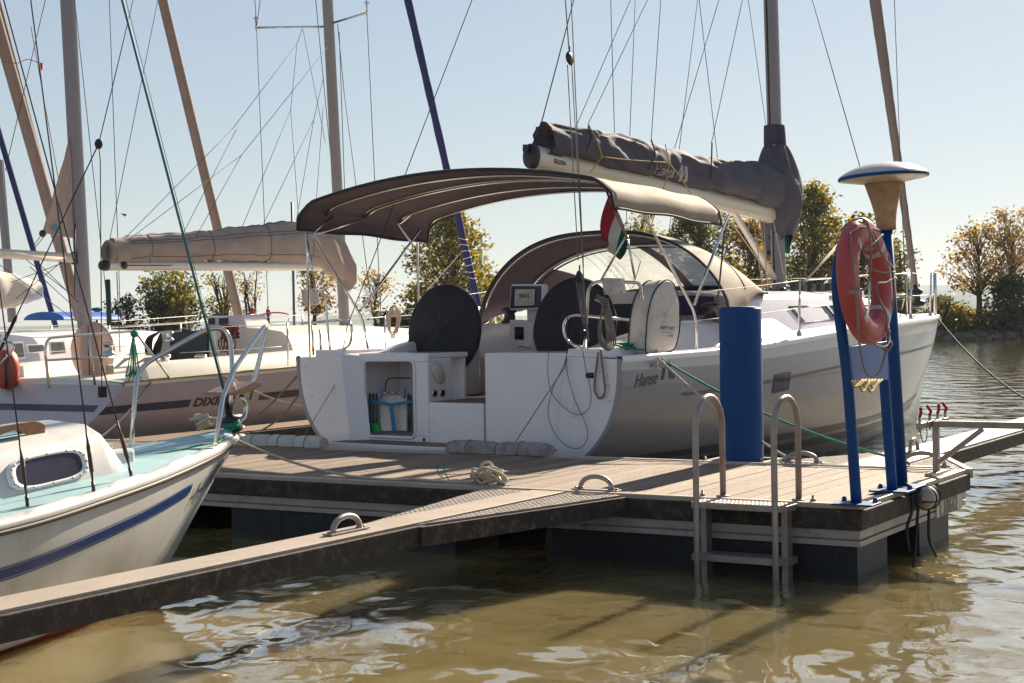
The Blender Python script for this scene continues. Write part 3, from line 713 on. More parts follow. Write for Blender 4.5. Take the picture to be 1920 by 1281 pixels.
# throwing line draped over ring
tl = thing('throwing_line', 'weathered throwing line draped over the life ring and hanging in a loop', 'rope', RC)
def rg2(px, py, off): return DK.on(px, py, y=-.075 + off)
mb = MB()
for pts in ([(1576, 432, .03), (1600, 413, -.05), (1624, 414, -.09), (1632, 450, -.09), (1632, 505, -.09), (1622, 540, -.09), (1590, 548, -.09)],
            [(1590, 548, -.09), (1604, 553, -.1), (1607, 590, -.1), (1611, 640, -.10), (1620, 690, -.1), (1634, 707, -.1), (1650, 695, -.1), (1662, 655, -.1), (1668, 620, -.1)],
            [(1618, 413, -.07), (1640, 440, -.08), (1652, 475, -.08), (1676, 505, -.08)], [(1634, 505, -.08), (1655, 511, -.08), (1678, 510, -.07)],
            [(1678, 520, -.07), (1660, 530, -.09), (1644, 533, -.09), (1648, 560, -.09), (1662, 590, -.09), (1664, 630, -.09), (1672, 645, -.09), (1662, 660, -.09), (1655, 648, -.09), (1670, 640, -.09)],
            [(1610, 415, -.05), (1628, 425, -.085), (1640, 462, -.085), (1620, 468, -.085), (1640, 455, -.09), (1655, 440, -.085)]):
    mb.tube(spline([rg2(*p) for p in pts], 6), .0068, 7)
mb.build('line', rope_g, tl)
mb = MB(); rs = random.Random(4)
for i in range(7):
    a = DK.on(1597 + i * 5, 714, y=-.02); b = DK.on(1618 + i * 6, 712, y=-.03); m = DK.on(1605 + i * 5 + rs.uniform(-4, 4), 728 + rs.uniform(-4, 9), y=-.03 - rs.random() * .03)
    mb.tube(spline([a, m, b], 6), .007, 6)
tag(mb.build('cord_bundle', rope_y), 'bundle of yellow brown cord under the blue board', 'rope')

lp = thing('lamp_post', 'blue pier lamp with a white mushroom cap and dusty shade', 'lamp post', DK.W(1.08, .06, D0))
B = DK.on(1691, 913, x=1.063); Tp = DK.on(1662, 432, x=1.063); ax = (Tp - B).normalized()
mb = MB(); mb.lathe(B, [(.041, 0), (.041, (Tp - B).length + .02)], 20, ax); mb.build('post', blue_paint, lp)
mb = MB(); mb.obox(V((B.x, B.y, D0 + .011)), DK.f * .13, DK.l * .13, (0, 0, .006)); mb.islands('foot_plate', blue_paint, lp, bevel=.002)
LC = Tp + ax * .0; ax2 = (ax + V((-.01, 0, .3))).normalized()
mb = MB(); mb.lathe(LC, [(.066, 0), (.067, .05), (.076, .12), (.094, .20), (.118, .28), (.132, .33)], 28, ax2); mb.build('shade', lamp_acryl, lp)
mb = MB(); mb.lathe(LC, [(.06, .02), (.02, .05), (.018, .2), (.035, .22), (.035, .31)], 16, ax2); mb.build('bulb_holder', galv, lp)
cap_w = mat('weathered white cap', (.48, .44, .46), .4, var=.08, dirt=(.14, .12, .12), dirt_amt=.22, dirt_scale=42)
mb = MB(); mb.lathe(LC, [(.14, .325), (.28, .350), (.300, .356)], 44, ax2); mb.lathe(LC, [(.302, .374), (.290, .386), (.25, .412), (.19, .438), (.12, .455), (.05, .462), (.0, .463)], 44, ax2); mb.build('cap', cap_w, lp)
mb = MB(); mb.lathe(LC, [(.301, .354), (.306, .356), (.306, .373), (.302, .375)], 44, ax2); mb.build('rim', blue_paint, lp)
mb = MB(); pts = [DK.W(1.02, .02, D0 + .03), DK.W(.98, -.03, D0 + .0), DK.W(.9, -.05, D0 - .14), DK.W(.80, -.045, D0 - .25), DK.W(.86, -.04, D0 - .4)]; mb.tube(spline(pts, 6), .012, 7); mb.build('cable', rope_k, lp)

# steel service arm with valve row
sa = thing('steel_arm', 'rusty steel bracket arm with red handled valves reaching over the water', 'steel bracket', DK.W(2.2, .12, D0))
pb = DK.on(1756, 884, z=D0 + .03); q = DK.L(pb); pv, pu = q[0], q[1]; zt = DK.on(1756, 795, x=pv).z
mb = MB(); mb.fbox(DK, (pv - .022, pv + .022), (pu - .022, pu + .022), (D0 + .03, zt + .022)); mb.fbox(DK, (pv - .20, pv + .20), (pu - .03, pu + .03), (D0 + .006, D0 + .03)); mb.build('post', galv, sa, bevel=.003)
mb = MB(); mb.fbox(DK, (pv - .024, pv + .024), (pu - 1.9, pu - .0225), (zt - .024, zt + .024)); mb.build('arm', galv, sa, bevel=.003)
mb = MB(); mb.bar(DK.W(pv, pu - .02, D0 + .10), DK.W(pv, pu - .34, zt - .03), .035, .035); mb.build('brace', galv, sa, bevel=.003)
mb = MB(); mb.fbox(DK, (pv - .27, pv + .42), (pu + .025, pu + .065), (zt - .022, zt + .022)); mb.build('crossbar', galv, sa, bevel=.003)
for k, a in enumerate((-.25, .0, .2, .40)):
    mb = MB(); c = DK.W(pv + a, pu + .045, zt + .02); mb.tube([c - V((0, 0, .06)), c + V((0, 0, .05))], .010, 8); vv = mb.build('valve', galv, sa)
    mb = MB(); mb.tube([c + V((0, 0, .045)), c + V((0, 0, .07)) - DK.l * .01, c + V((0, 0, .115)) + DK.l * (.02 if k % 2 else -.01)], .012, 8); mb.build('handle', red_shirt, vv)
mb = MB(); c = DK.W(pv - .25, pu + .045, zt); mb.tube(spline([c, c + V((.01, 0, -.08)), c + V((.03, 0, -.12)), c + V((.05, 0, -.08)), c + V((.05, 0, .0))], 5), .004, 5); mb.build('wire_loop', wire, sa)

# lashed lamp on the pier head side and its cables
bc = DK.L(DK.on(1738, 933, y=-.10)); lc = DK.on(1738, 933, y=-.085)
bl_ = thing('bulkhead_lamp', 'round dirty white lamp lashed with cord to the pier side', 'lamp', lc)
mb = MB(); rows = []
for i in range(15):
    t = -1 + 2 * i / 14; rr = .076 * (max(0, 1 - abs(t) ** 2.6)) ** .5 + .002
    rows.append([lc + DK.f * (t * .115) + (DK.l * cos(a) + V((0, 0, 1)) * sin(a)) * rr for a in [2 * pi * k / 24 for k in range(24)]])
mb.grid(rows, closed=True, mf=lambda i, j: 1 if i < 3 else 0, flip=True); mb.build('globe', [mat('dirty ivory globe', (.55, .48, .38), .5, dirt=(.16, .11, .06), dirt_amt=.3, dirt_scale=12), galv], bl_)
mb = MB()
for t in (-.35, .25, .45, .62):
    rr = .078 * (1 - abs(t) ** 2.6) ** .5 + .005; mb.tube([lc + DK.f * (t * .115) + (DK.l * cos(a) + V((0, 0, 1)) * sin(a)) * rr for a in [2 * pi * k / 24 for k in range(24)]], .005, 6, closed=True)
mb.tube([lc + DK.f * (.116 * cos(a)) - DK.l * .08 * sin(a) + V((0, 0, -.02)) for a in [pi * k / 12 for k in range(13)]], .005, 6)
mb.build('lashing', rope_k, bl_)
for lb, pp in (('black hose dropping straight from the lashed lamp into the water', [(1722, 950), (1719, 985), (1716, 1030), (1712, 1072)]), ('black hose bending right as it enters the water', [(1742, 955), (1741, 990), (1743, 1015), (1752, 1035), (1764, 1060)])):
    mb = MB(); mb.tube(spline([DK.on(*q, y=-.07 - .0 * i) for i, q in enumerate(pp)], 6), .011, 8); tag(mb.build('hose', rope_k), lb, 'hose')

# foam fenders laid along the far edge
for lb, ua, ub, n, mm, rr in (('row of pale foam edge fenders behind the bow of the small boat', 6.12, 7.45, 4, foam_clean, .085), ('grimy foam edge fender lying under the white stern', 3.60, 4.68, 2, foam, .088)):
    r = thing('edge_fender', lb, 'fender', DK.W(WD, (ua + ub) / 2, D0)); w_ = (ub - ua) / n
    for k in range(n):
        mb = MB(); rows = []
        for i in range(9):
            y = ua + w_ * (k + .01 + .98 * i / 8); s = 1 - .18 * (i in (0, 8)) ; row = []
            for j in range(14):
                a = pi * j / 13; row.append(DK.W(WD - .03 + cos(a) * rr * s * 1.05, y, D0 + .002 + rr * 1.25 * s * abs(sin(a)) ** .6 + .006 * nz2(y * 6, j * .6)))
            rows.append(row)
        mb.grid(rows); mb.prism(rows[0], DK.l * .0005); mb.prism(rows[-1], DK.l * -.0005); mb.build('foam_piece', mm, r, bevel=0)
    mb = MB()
    for k in range(n): y = ua + w_ * (k + .55); mb.tube([DK.W(WD - .03 + cos(a) * rr * 1.08, y, D0 + .003 + rr * 1.29 * abs(sin(a)) ** .6) for a in [pi * j / 14 for j in range(15)]], .004, 5)
    mb.build('tie_cord', rope_g, r)

# rope heap and mooring lines on the walkway
def line(name, label, pts, r, m, cat='mooring line', sm=6):
    mb = MB(); mb.tube(spline(pts, sm), r, 8); return tag(mb.build(name, m), label, cat)
hp = DK.W(.09, 2.80, D0); mb = MB(); rs = random.Random(12)
pts = []
for i in range(46):
    a = i * 1.25 + rs.uniform(-.4, .4); q = rs.uniform(.03, .13); pts.append(hp + DK.l * (q * cos(a) * 1.25) + DK.f * (q * sin(a) * .6) + V((0, 0, .02 + .10 * abs(sin(i * .9)) * rs.uniform(.2, 1.25))))
mb.tube(spline(pts, 6), .0095, 7)
loops = [[hp + DK.l * .02, hp + DK.l * .06 + V((0, 0, .13)), hp - DK.l * .01 + V((0, 0, .17)), hp - DK.l * .07 + V((0, 0, .10)), hp - DK.l * .09 + V((0, 0, .02))]]
for q in loops: mb.tube(spline(q, 6), .0095, 7)
heap_end = hp + DK.l * .15 + V((0, 0, .03))
tag(mb.build('rope_heap', rope_w), 'tangled heap of cream rope on the front edge hoop', 'rope')
mb = MB(); c = DK.on(832, 893, x=.12); mb.tube(spline([c + V((0, 0, -.02)), c + DK.l * .05 + V((0, 0, .02)), c + DK.l * .05 + V((0, 0, .07)), c + V((0, 0, .08)), c - DK.l * .01 + V((0, 0, .03)), c - DK.l * .05 + V((0, 0, -.035))], 6), .004, 6); tag(mb.build('green_twine', rope_gr), 'thin green twine loop beside the rope heap', 'rope')
# ------------------------------------------------------------------ hulls
def itp(tab, x):
    if x <= tab[0][0]: return tab[0][1]
    if x >= tab[-1][0]: return tab[-1][1]
    for i in range(len(tab) - 1):
        if tab[i][0] <= x <= tab[i + 1][0]: break
    x0, y0 = tab[i]; x1, y1 = tab[i + 1]; h = x1 - x0; t = (x - x0) / h
    s0 = (y1 - tab[i - 1][1]) / (x1 - tab[i - 1][0]) if i else (y1 - y0) / h
    s1 = (tab[i + 2][1] - y0) / (tab[i + 2][0] - x0) if i + 2 < len(tab) else (y1 - y0) / h
    return (2 * t ** 3 - 3 * t * t + 1) * y0 + (t ** 3 - 2 * t * t + t) * h * s0 + (-2 * t ** 3 + 3 * t * t) * y1 + (t ** 3 - t * t) * h * s1
class Hull:
    def __init__(s, fr, L, beam, sheer, keel, p, q, rake=.5, trake=0.0):
        s.fr, s.L, s.beam, s.sheer, s.keel, s.p, s.q, s.rake, s.trake = fr, L, beam, sheer, keel, p, q, rake, trake
    def b(s, x): return max(.012, itp(s.beam, x))
    def zs(s, x): return itp(s.sheer, x)
    def loc(s, x, t, sd):
        zk, zs_ = itp(s.keel, x), s.zs(x); f = (1 - (1 - t) ** itp(s.p, x)) ** (1 / itp(s.q, x))
        k = x / s.L
        return (x - s.rake * (1 - t) * k ** 6 - s.trake * (1 - t) * (1 - k) ** 8, sd * s.b(x) * f, zk + (zs_ - zk) * t)
    def pt(s, x, t, sd): return s.fr.W(*s.loc(x, t, sd))
    def t_of(s, x, z): zk = itp(s.keel, x); return max(0, min(1, (z - zk) / (s.zs(x) - zk)))
    def skin(s, x, z, sd, off=.004):
        t = s.t_of(x, z); e = .02
        a = s.pt(x, t, sd); n = (s.pt(x + e, t, sd) - a).cross(s.pt(x, min(1, t + e), sd) - a if t < 1 - e else a - s.pt(x, t - e, sd)).normalized()
        if n.dot(s.fr.l * sd) < 0: n = -n
        return a + n * off
    def shell(s, mb, nx=44, nt=16, mf=None, m=0):
        rows = []
        for i in range(nx + 1):
            x = s.L * (1 - (1 - i / nx) ** 1.25)
            ts = [(j / nt) for j in range(nt + 1)]
            rows.append([s.pt(x, t, 1) for t in ts[::-1]] + [s.pt(x, t, -1) for t in ts[1:]])
        nn = nt
        mb.grid(rows, mf=(lambda i, j: mf((nn - j - .5) / nn if j < nn else (j - nn + .5) / nn)) if mf else None, m=m)
        return rows
    def strip(s, mb, x0, x1, z0, z1, sd, n=30, off=.004, m=0):
        g = lambda z, x: z(x) if callable(z) else z
        mb.grid([[s.skin(x, g(z0, x) + (g(z1, x) - g(z0, x)) * k / 3, sd, off) for k in range(4)] for x in [x0 + (x1 - x0) * i / n for i in range(n + 1)]], m=m)
    def deck(s, mb, x0, x1, inner=0.0, dz=.0, n=30, m=0, crown=.05):
        row = lambda x, e=0.0: [s.fr.W(x, s.b(x) * k * .985, s.zs(x) + dz + crown * (1 - k * k) * (1 if not e else 0) - e) for k in [-1 + 2 * j / 8 for j in range(9)]]
        mb.grid([row(x0, .05)] + [row(x0 + (x1 - x0) * i / n) for i in range(n + 1)], m=m)
def rails(mb, fr, pts, r=.0125, rad=.10, n=9): mb.tube(fillet([fr.W(*p) for p in pts], rad), r, n)

# ------------------------------------------------------------------ the grey yacht, stern to the walkway
HB = Fr((-.6406, 14.8757), 37.5)
HY = thing('sailing_yacht', 'large grey hulled sailing yacht with taupe awning and spray hood, moored stern to the walkway', 'sailing yacht', HB.W(0, 0, 0))
H = Hull(HB, 11.95, [(0, 2.02), (2, 2.09), (4, 2.07), (6, 1.90), (8, 1.50), (9.5, 1.05), (10.8, .55), (11.5, .23), (11.95, .02)],
         [(0, 1.335), (2, 1.37), (4.3, 1.49), (6.5, 1.57), (8.6, 1.615), (11.95, 1.65)], [(0, .10), (2, -.10), (5, -.3), (9, -.25), (11.95, -.12)],
         [(0, 2.5), (5, 2.4), (8, 2.0), (10.5, 1.5), (11.95, 1.2)], [(0, 2.66), (5, 2.4), (8, 1.75), (10.5, 1.25), (11.95, 1.05)], .78)
mb = MB(); H.shell(mb, 56, 24, mf=lambda t: 1 if t > .925 else 0)
hull_o = mb.build('hull', [hull_grey, band_grey], HY)
mb = MB()
for sd in (-1, 1):
    H.strip(mb, 1.0, 11.3, lambda x: H.zs(x) - .385, lambda x: H.zs(x) - .355, sd, 40)
    H.strip(mb, .6, 10.8, lambda x: .335 + .008 * x, lambda x: .405 + .010 * x, sd, 40); H.strip(mb, .5, 10.6, lambda x: .19 + .008 * x, lambda x: .29 + .008 * x, sd, 40)
mb.islands('hull_stripe', stripe_dark, hull_o)
mb = MB()
for x0 in (2.72,): H.strip(mb, x0, x0 + .36, lambda x: H.zs(x) - .50, lambda x: H.zs(x) - .31, -1, 4, .007)
mb.build('hull_window', glass_dk, HY)
mb = MB(); rows = []
for sd in (1, -1):
    mb.grid([[H.pt(x, 1, sd) + V((0, 0, dz)) + HB.l * (sd * dy) for dy, dz in ((.008, -.03), (.014, .0), (.004, .028), (-.05, .03), (-.06, .0))] for x in [11.93 * i / 50 for i in range(51)]])
mb.islands('toe_rail', gel, HY)
mb = MB()
def dk(x, y): k = y / H.b(x); return HB.W(x, y, H.zs(x) + .012 + .03 * (1 - k * k))
for sd in (1, -1): mb.grid([[dk(x, sd * (1.34 + (max(1.36, H.b(x) - .01) - 1.34) * k / 3)) for k in range(4)] for x in [0.02 + 3.9 * i / 20 for i in range(21)]])
mb.grid([[dk(x, H.b(x) * .985 * k) for k in [-1 + .2 * j for j in range(11)]] for x in [3.92 + 8.0 * i / 40 for i in range(41)]])
mb.build('deck', gel, HY)
# stern: two wings, locker, walk through step, closed panel
z0 = .42
def edge(sd): return [H.loc(0, t, sd) for t in [H.t_of(0, z0) + (1 - H.t_of(0, z0)) * i / 14 for i in range(15)]]
mb = MB()
for sd, yt, yb in ((1, 1.38, 1.26), (-1, -1.40, -1.28)):
    E_ = [HB.W(0, y, z) for _, y, z in edge(sd)]; poly = E_ + [HB.W(0, yt, 1.362 if sd < 0 else 1.385), HB.W(0, yb, z0)]
    mb.prism(poly, HB.f * .03)
mb.fbox(HB, (.17, .2), (-1.5, 1.5), (-.1, .50))
mb.fbox(HB, (.0301, .95), (1.37, 1.78), (1.30, 1.425)); mb.fbox(HB, (.0301, .95), (-1.78, -1.41), (1.30, 1.428))
mb.build('transom', gel, HY, bevel=.012); mb = MB()
for sd in (1, -1): mb.grid([[H.pt(.0, t, sd) - HB.f * .006, H.pt(.0, t, sd) - HB.f * .006 - HB.l * (sd * .045)] for t in [H.t_of(0, .44) + (1 - H.t_of(0, .44)) * i / 16 for i in range(17)]])
mb.islands('hull_edge', hull_grey, HY); mb = MB(); rs = random.Random(77)
for i in range(34):
    sd = -1 if i < 22 else 1; c = HB.W(-.0065, sd * rs.uniform(1.78, 1.9), rs.uniform(.92, 1.28)); r_ = rs.uniform(.002, .0055); mb.add([c + HB.l * r_, c + V((0, 0, r_ * 1.6)), c - HB.l * r_, c - V((0, 0, r_ * 1.6))], [(0, 1, 2, 3)])
mb.build('chipped_paint', black, HY); mb = MB()
# inset facet beside the locker
mb.add([HB.W(.002, 1.38, 1.385), HB.W(.002, 1.26, z0), HB.W(.15, 1.12, z0), HB.W(.15, 1.23, 1.36)], [(0, 1, 2, 3)])
mb.add([HB.W(.002, 1.38, 1.385), HB.W(.15, 1.23, 1.36), HB.W(.6, 1.3, 1.40), HB.W(.6, 1.42, 1.40)], [(0, 1, 2, 3)])
mb.build('stern_facet', gel, HY)
mb = MB()
mb.fbox(HB, (.15, .17), (1.19, 1.24), (.56, 1.30)); mb.fbox(HB, (.15, .17), (.355, .545), (.56, 1.30)); mb.fbox(HB, (.15, .17), (.355, 1.24), (1.30, 1.362)); mb.fbox(HB, (.15, .17), (.355, 1.24), (.49, .56))
mb.fbox(HB, (.1701, .78), (.355, 1.30), (1.335, 1.385))
mb.fbox(HB, (.1701, .52), (.355, .385), (.49, 1.334)); mb.fbox(HB, (.1701, .8), (1.262, 1.30), (.49, 1.334)); mb.fbox(HB, (.74, .78), (.386, 1.261), (.49, 1.334)); mb.fbox(HB, (.1701, .739), (.386, 1.261), (.49, .555)); 
lk = mb.build('stern_locker', gel, HY, bevel=.010)
mb = MB(); R4 = [(1.205, 1.315), (1.205, .545), (.53, .545), (.53, 1.315)]
mb.tube(fillet([HB.W(.143, *p) for p in R4 + R4[:2]][0:], .07), .014, 8); mb.build('locker_rim', gel, lk)
mb = MB()
c = HB.W(.30, .352, 1.19); mb.lathe(c, [(.001, .02), (.075, .018), (.082, 0)], 24, -HB.l, sx=1.55); mb.build('oval_cover', bag_cloth, lk)
for k in (.24, .36):
    mb = MB(); c = HB.W(k, .353, .99); mb.lathe(c, [(.040, 0), (.040, .008), (.026, .010)], 20, -HB.l); mb.lathe(c, [(.024, .0105), (.0, .0105)], 16, -HB.l, m=1); mb.build('shower_socket', [steel, black], lk)
mb = MB(); mb.fbox(HB, (.15, .18), (-.335, .352), (.50, .905)); mb.fbox(HB, (.1801, .40), (-.335, .352), (.50, .902)); mb.build('step', gel, HY, bevel=.008)
mb = MB()
k = -.33
while k < .34: mb.fbox(HB, (.17, 3.9), (k, min(k + .052, .352)), (.90, .912)); k += .056
k = .36
for sd in (-1, 1):
    k = .36
    while k < 1.14: mb.fbox(HB, (.86, 3.9), (sd * k, sd * (k + .052)), (.90, .911)); k += .056
mb.build('cockpit_sole', teak, HY)
mb = MB(); mb.fbox(HB, (.035, .75), (-1.40, -.445), (.47, 1.392)); mb.build('stern_panel', gel, HY, bevel=.016)
mb = MB(); mb.fbox(HB, (.80, 2.0), (-1.44, -1.18), (.9, 1.40)); mb.fbox(HB, (.80, 2.0), (1.18, 1.44), (.9, 1.40))
for sd in (-1, 1):
    mb.fbox(HB, (1.75, 3.85), (sd * .62, sd * 1.17), (.913, 1.30)); mb.fbox(HB, (1.75, 3.85), (sd * .60, sd * .619), (.93, 1.02)); mb.fbox(HB, (1.75, 3.85), (sd * .60, sd * .619), (1.08, 1.27))
mb.build('cockpit_seats', gel_side, HY, bevel=.015)
mb = MB()
for sd in (1, -1):
    rows = []
    for i in range(16):
        x = .55 + 3.5 * i / 15; h = 1.40 + .26 * min(1, max(0, (x - .55) / 1.5)) ** .8
        rows.append([HB.W(x, sd * 1.18, 1.30), HB.W(x, sd * 1.20, h - .02), HB.W(x, sd * 1.23, h), HB.W(x, sd * 1.38, h), HB.W(x, sd * 1.46, h - .05), HB.W(x, sd * 1.64, H.zs(x) + .03), HB.W(x, sd * 1.70, H.zs(x) + .01)])
    mb.grid(rows); mb.add(rows[0], [tuple(range(7))])
mb.islands('coaming', gel, HY)
mb = MB(); mb.cyl(HB.on(640, 669, x=.06), HB.on(848, 650, y=1.33), .028, 10); mb.build('coaming_lit_edge', steel, HY)  # bright tube added to stand for the lit top edge of the port coaming
# small marks on the stern
mb = MB(); 
for py, px, r in ((.62, -.60, .016), (.62, -.66, .016), (.60, .42, .018)): mb.lathe(HB.W(.034 if px < 0 else .149, px if px < 0 else px, .535), [(r, 0), (r, .006), (r * .6, .007)], 14, -HB.f)
mb.islands('drain', black, HY)
mb = MB(); c = HB.on(1107, 704, x=-.002); mb.tube([c - HB.l * .035, c + HB.l * .035], .026, 14); mb.build('stern_light', black, HY)
# gas strut and lanyards of the platform
mb = MB(); a, b = HB.on(653, 707, x=.10), HB.on(637, 818, x=.02); m = a.lerp(b, .45); mb.tube([a, m], .006, 8); mb.tube([m, b], .014, 10); mb.ball(a, .022); mb.ball(HB.on(650, 684, x=.10), .024); mb.build('gas_strut', galv, HY)
mb = MB(); mb.tube([HB.on(650, 685, x=.1), HB.on(570, 818, x=-.25)], .004, 6); mb.tube([HB.on(1062, 668, x=-.005), HB.on(1058, 690, x=-.02), HB.on(966, 830, x=-.25)], .005, 6); mb.islands('platform_lanyard', rope_g, HY)
# swim platform, folded down over the gap
mb = MB(); k = -1.28
while k < 1.33: mb.fbox(HB, (-.30, .16), (k, k + .054), (.497, .512)); k += .058
pf = mb.build('swim_platform', teak, HY)
mb = MB(); mb.fbox(HB, (-.30, .16), (-1.30, 1.36), (.452, .4965)); mb.fbox(HB, (-.335, -.301), (-1.30, 1.36), (.452, .516)); mb.build('platform_edge', gel, pf, bevel=.006)
# coachroof
CB = [(3.35, 1.40), (5, 1.42), (7, 1.25), (8.6, .92), (9.7, .50)]; CT = [(3.35, 1.93), (5, 1.945), (7, 1.93), (8.6, 1.83), (9.7, 1.66)]
def croof(x, y=None):
    cb, top = itp(CB, x), itp(CT, x); zd = H.zs(x) + .02
    return [(cb, zd), (cb - .02, zd + .04), (cb - .19, top - .07), (cb - .23, top - .02), (cb - .30, top), (cb * .5, top + .05), (0, top + .07)]
def roofz(x, y): 
    pr = croof(x)[4:]; y = abs(y)
    for (a, za), (b_, zb_) in zip(pr, pr[1:]):
        if b_ <= y <= a: return zb_ + (za - zb_) * (y - b_) / max(1e-6, a - b_)
    return pr[0][1]
mb = MB(); rows = []
for i in range(31):
    x = 3.35 + 6.35 * i / 30; pr = croof(x); rows.append([HB.W(x, y, z) for y, z in pr] + [HB.W(x, -y, z) for y, z in pr[-2::-1]])
mb.grid(rows); mb.add(rows[0], [tuple(range(13))]); mb.add(rows[-1], [tuple(range(13))]); cro = mb.build('coachroof', gel, HY)
def cside(x, f, off=.004):
    (y0, za), (y1, zb_) = croof(x)[1], croof(x)[2]; return HB.W(x, -(y0 + (y1 - y0) * f) - off, za + (zb_ - za) * f)
for x0, x1, x2, x3 in ((4.72, 5.72, 5.62, 4.60), (5.85, 6.7, 6.62, 5.76), (7.0, 7.7, 7.62, 6.94)):
    mb = MB(); mb.grid([[cside(x0 + (x3 - x0) * f, .12 + .62 * f) for f in (0, .5, 1)], [cside(x1 + (x2 - x1) * f, .12 + .62 * f) for f in (0, .5, 1)]]); cw_ = mb.build('cabin_window', glass_dk, HY)
    mb = MB(); mb.tube([cside(x0, .12), cside(x1, .12), cside(x2, .74), cside(x3, .74)], .010, 6, closed=True); mb.build('frame', black, cw_)
mb = MB(); mb.fbox(HB, (3.325, 3.345), (-.42, .42), (.92, 1.86)); mb.build('companionway', mat('dark brown hatch', (.03, .018, .014), .5), HY)
mb = MB(); rails(mb, HB, [(6.55, -.95, 1.95), (6.58, -.95, 2.03), (7.5, -.86, 2.02), (7.53, -.86, 1.92)], .012, .05); mb.tube([HB.W(7.05, -.9, 1.93), HB.W(7.05, -.9, 2.02)], .01, 8); mb.build('grab_rail', steel, HY)
mb = MB(); c = HB.on(1441, 575, y=-1.15); mb.lathe(c, [(.045, 0), (.035, .02), (.01, .03)], 12); mb.build('deck_fitting', black, HY)
mb = MB()
def winch(mb, fr, x, y, z, s=1.0): mb.lathe(fr.W(x, y, z), [(.085 * s, 0), (.085 * s, .03 * s), (.055 * s, .05 * s), (.05 * s, .11 * s), (.075 * s, .125 * s), (.075 * s, .15 * s), (.05 * s, .16 * s), (.02 * s, .165 * s)], 20)
winch(mb, HB, 2.75, -1.33, 1.64, 1.25); winch(mb, HB, 2.0, -1.33, 1.63, .9); winch(mb, HB, 2.75, 1.33, 1.64, 1.25); mb.islands('winch', mat('dark winch', (.06, .05, .05), .35, .6), HY)
# helm wheels under cloth covers
wc = mat('helm pedestal', (.55, .50, .47), .45)
for sd, lb in ((1, None), (-1, None)):
    c = HB.W(1.0 if sd > 0 else .98, sd * .845 if sd > 0 else -.83, 1.60 if sd > 0 else 1.615); nrm = (-HB.f * cos(.10) + V((0, 0, 1)) * sin(.10)).normalized(); e2 = HB.l; e3 = nrm.cross(e2).normalized()
    mb = MB(); rows = []
    for i in range(13):
        rr = [0, .06, .12, .18, .24, .30, .36, .41, .45, .475, .487, .487, .47][i]; hh = [.055, .054, .052, .05, .047, .044, .04, .037, .033, .027, .012, -.012, -.03][i]; row = []
        for j in range(72):
            a = 2 * pi * j / 72; wv = .016 * noise.noise(V((cos(a) * 2.2, sin(a) * 2.2, i * .15 + sd))) + .005 * sin(a * 9 + 3 * noise.noise(V((cos(a), sin(a), 1)))) * (rr / .487)
            row.append(c + (e2 * cos(a) + e3 * sin(a)) * rr + nrm * (hh + wv))
        rows.append(row)
    mb.grid(rows, closed=True); wo = mb.build('wheel_cover', wheel_cloth, HY)
    mb = MB(); mb.tube([c + (e2 * cos(a) + e3 * sin(a)) * .488 for a in [2 * pi * j / 60 for j in range(60)]], .006, 6, closed=True); mb.build('cover_piping', canvas_edge, wo)
    mb = MB(); mb.fbox(HB, (1.08, 1.42), (sd * .83 - .13, sd * .83 + .13), (.912, 1.55)); mb.fbox(HB, (1.05, 1.12), (sd * .83 - .05, sd * .83 + .05), (1.5, 1.68)); mb.build('pedestal', wc, HY, bevel=.03)
# instrument pods
P0, P1, P2, P3 = HB.on(957, 533, x=1.6), HB.on(1018, 533, x=1.6), HB.on(1017, 580, x=1.6), HB.on(954, 582, x=1.6)
mb = MB(); mb.prism([P0, P1, P2, P3], HB.f * .10); pod = mb.build('chart_plotter', gel, HY, bevel=.02)
def inq(a, b, off=0.0): q = P0.lerp(P1, a).lerp(P3.lerp(P2, a), b); return q - HB.f * off
mb = MB(); mb.prism([inq(.04, .07, .004), inq(.96, .07, .004), inq(.96, .93, .004), inq(.04, .93, .004)], HB.f * .003); mb.build('bezel', mat('dark blue bezel', (.012, .03, .07), .3), pod)
mb = MB(); mb.prism([inq(.18, .2, .016), inq(.78, .2, .016), inq(.78, .84, .016), inq(.18, .84, .016)], HB.f * .011); mb.build('screen_cover', bag_cloth, pod, bevel=.004)
mb = MB(); ex = (P1 - P0).normalized(); o_ = inq(.32, .52, .0175); lettering(mb, 'B&G', .062, lambda x, z: o_ + ex * x * 1.15 + V((0, 0, z)), bold=.0015); mb.build('screen_lettering', print_dk, pod)
Q0, Q1, Q2, Q3 = HB.on(955, 600, x=1.62), HB.on(995, 604, x=1.62), HB.on(993, 652, x=1.62), HB.on(952, 645, x=1.62)
mb = MB(); mb.prism([Q0, Q1, Q2, Q3], HB.f * .22); cpn = mb.build('control_panel', gel, HY, bevel=.012)
mb = MB(); cc = (Q0 + Q1 + Q2 + Q3) / 4 - HB.f * .004; mb.prism([cc + ex * s * .06 + V((0, 0, t * .068)) for s, t in ((-1, 1), (1, 1), (1, -1), (-1, -1))], HB.f * .003); mb.lathe(cc - HB.f * .001, [(.048, 0), (.048, .008), (.036, .012), (0, .014)], 20, -HB.f); mb.build('compass', black, cpn)
mb = MB(); mb.fbox(HB, (1.66, 2.3), (-.02, .42), (.913, 1.42)); mb.fbox(HB, (1.70, 1.8), (.10, .30), (1.42, 1.86)); mb.build('cockpit_table', gel_side, HY, bevel=.02)

AWM = [canvas, canvas_sunlit]; SHM = [canvas, vinyl, hood_sunlit, vinyl]
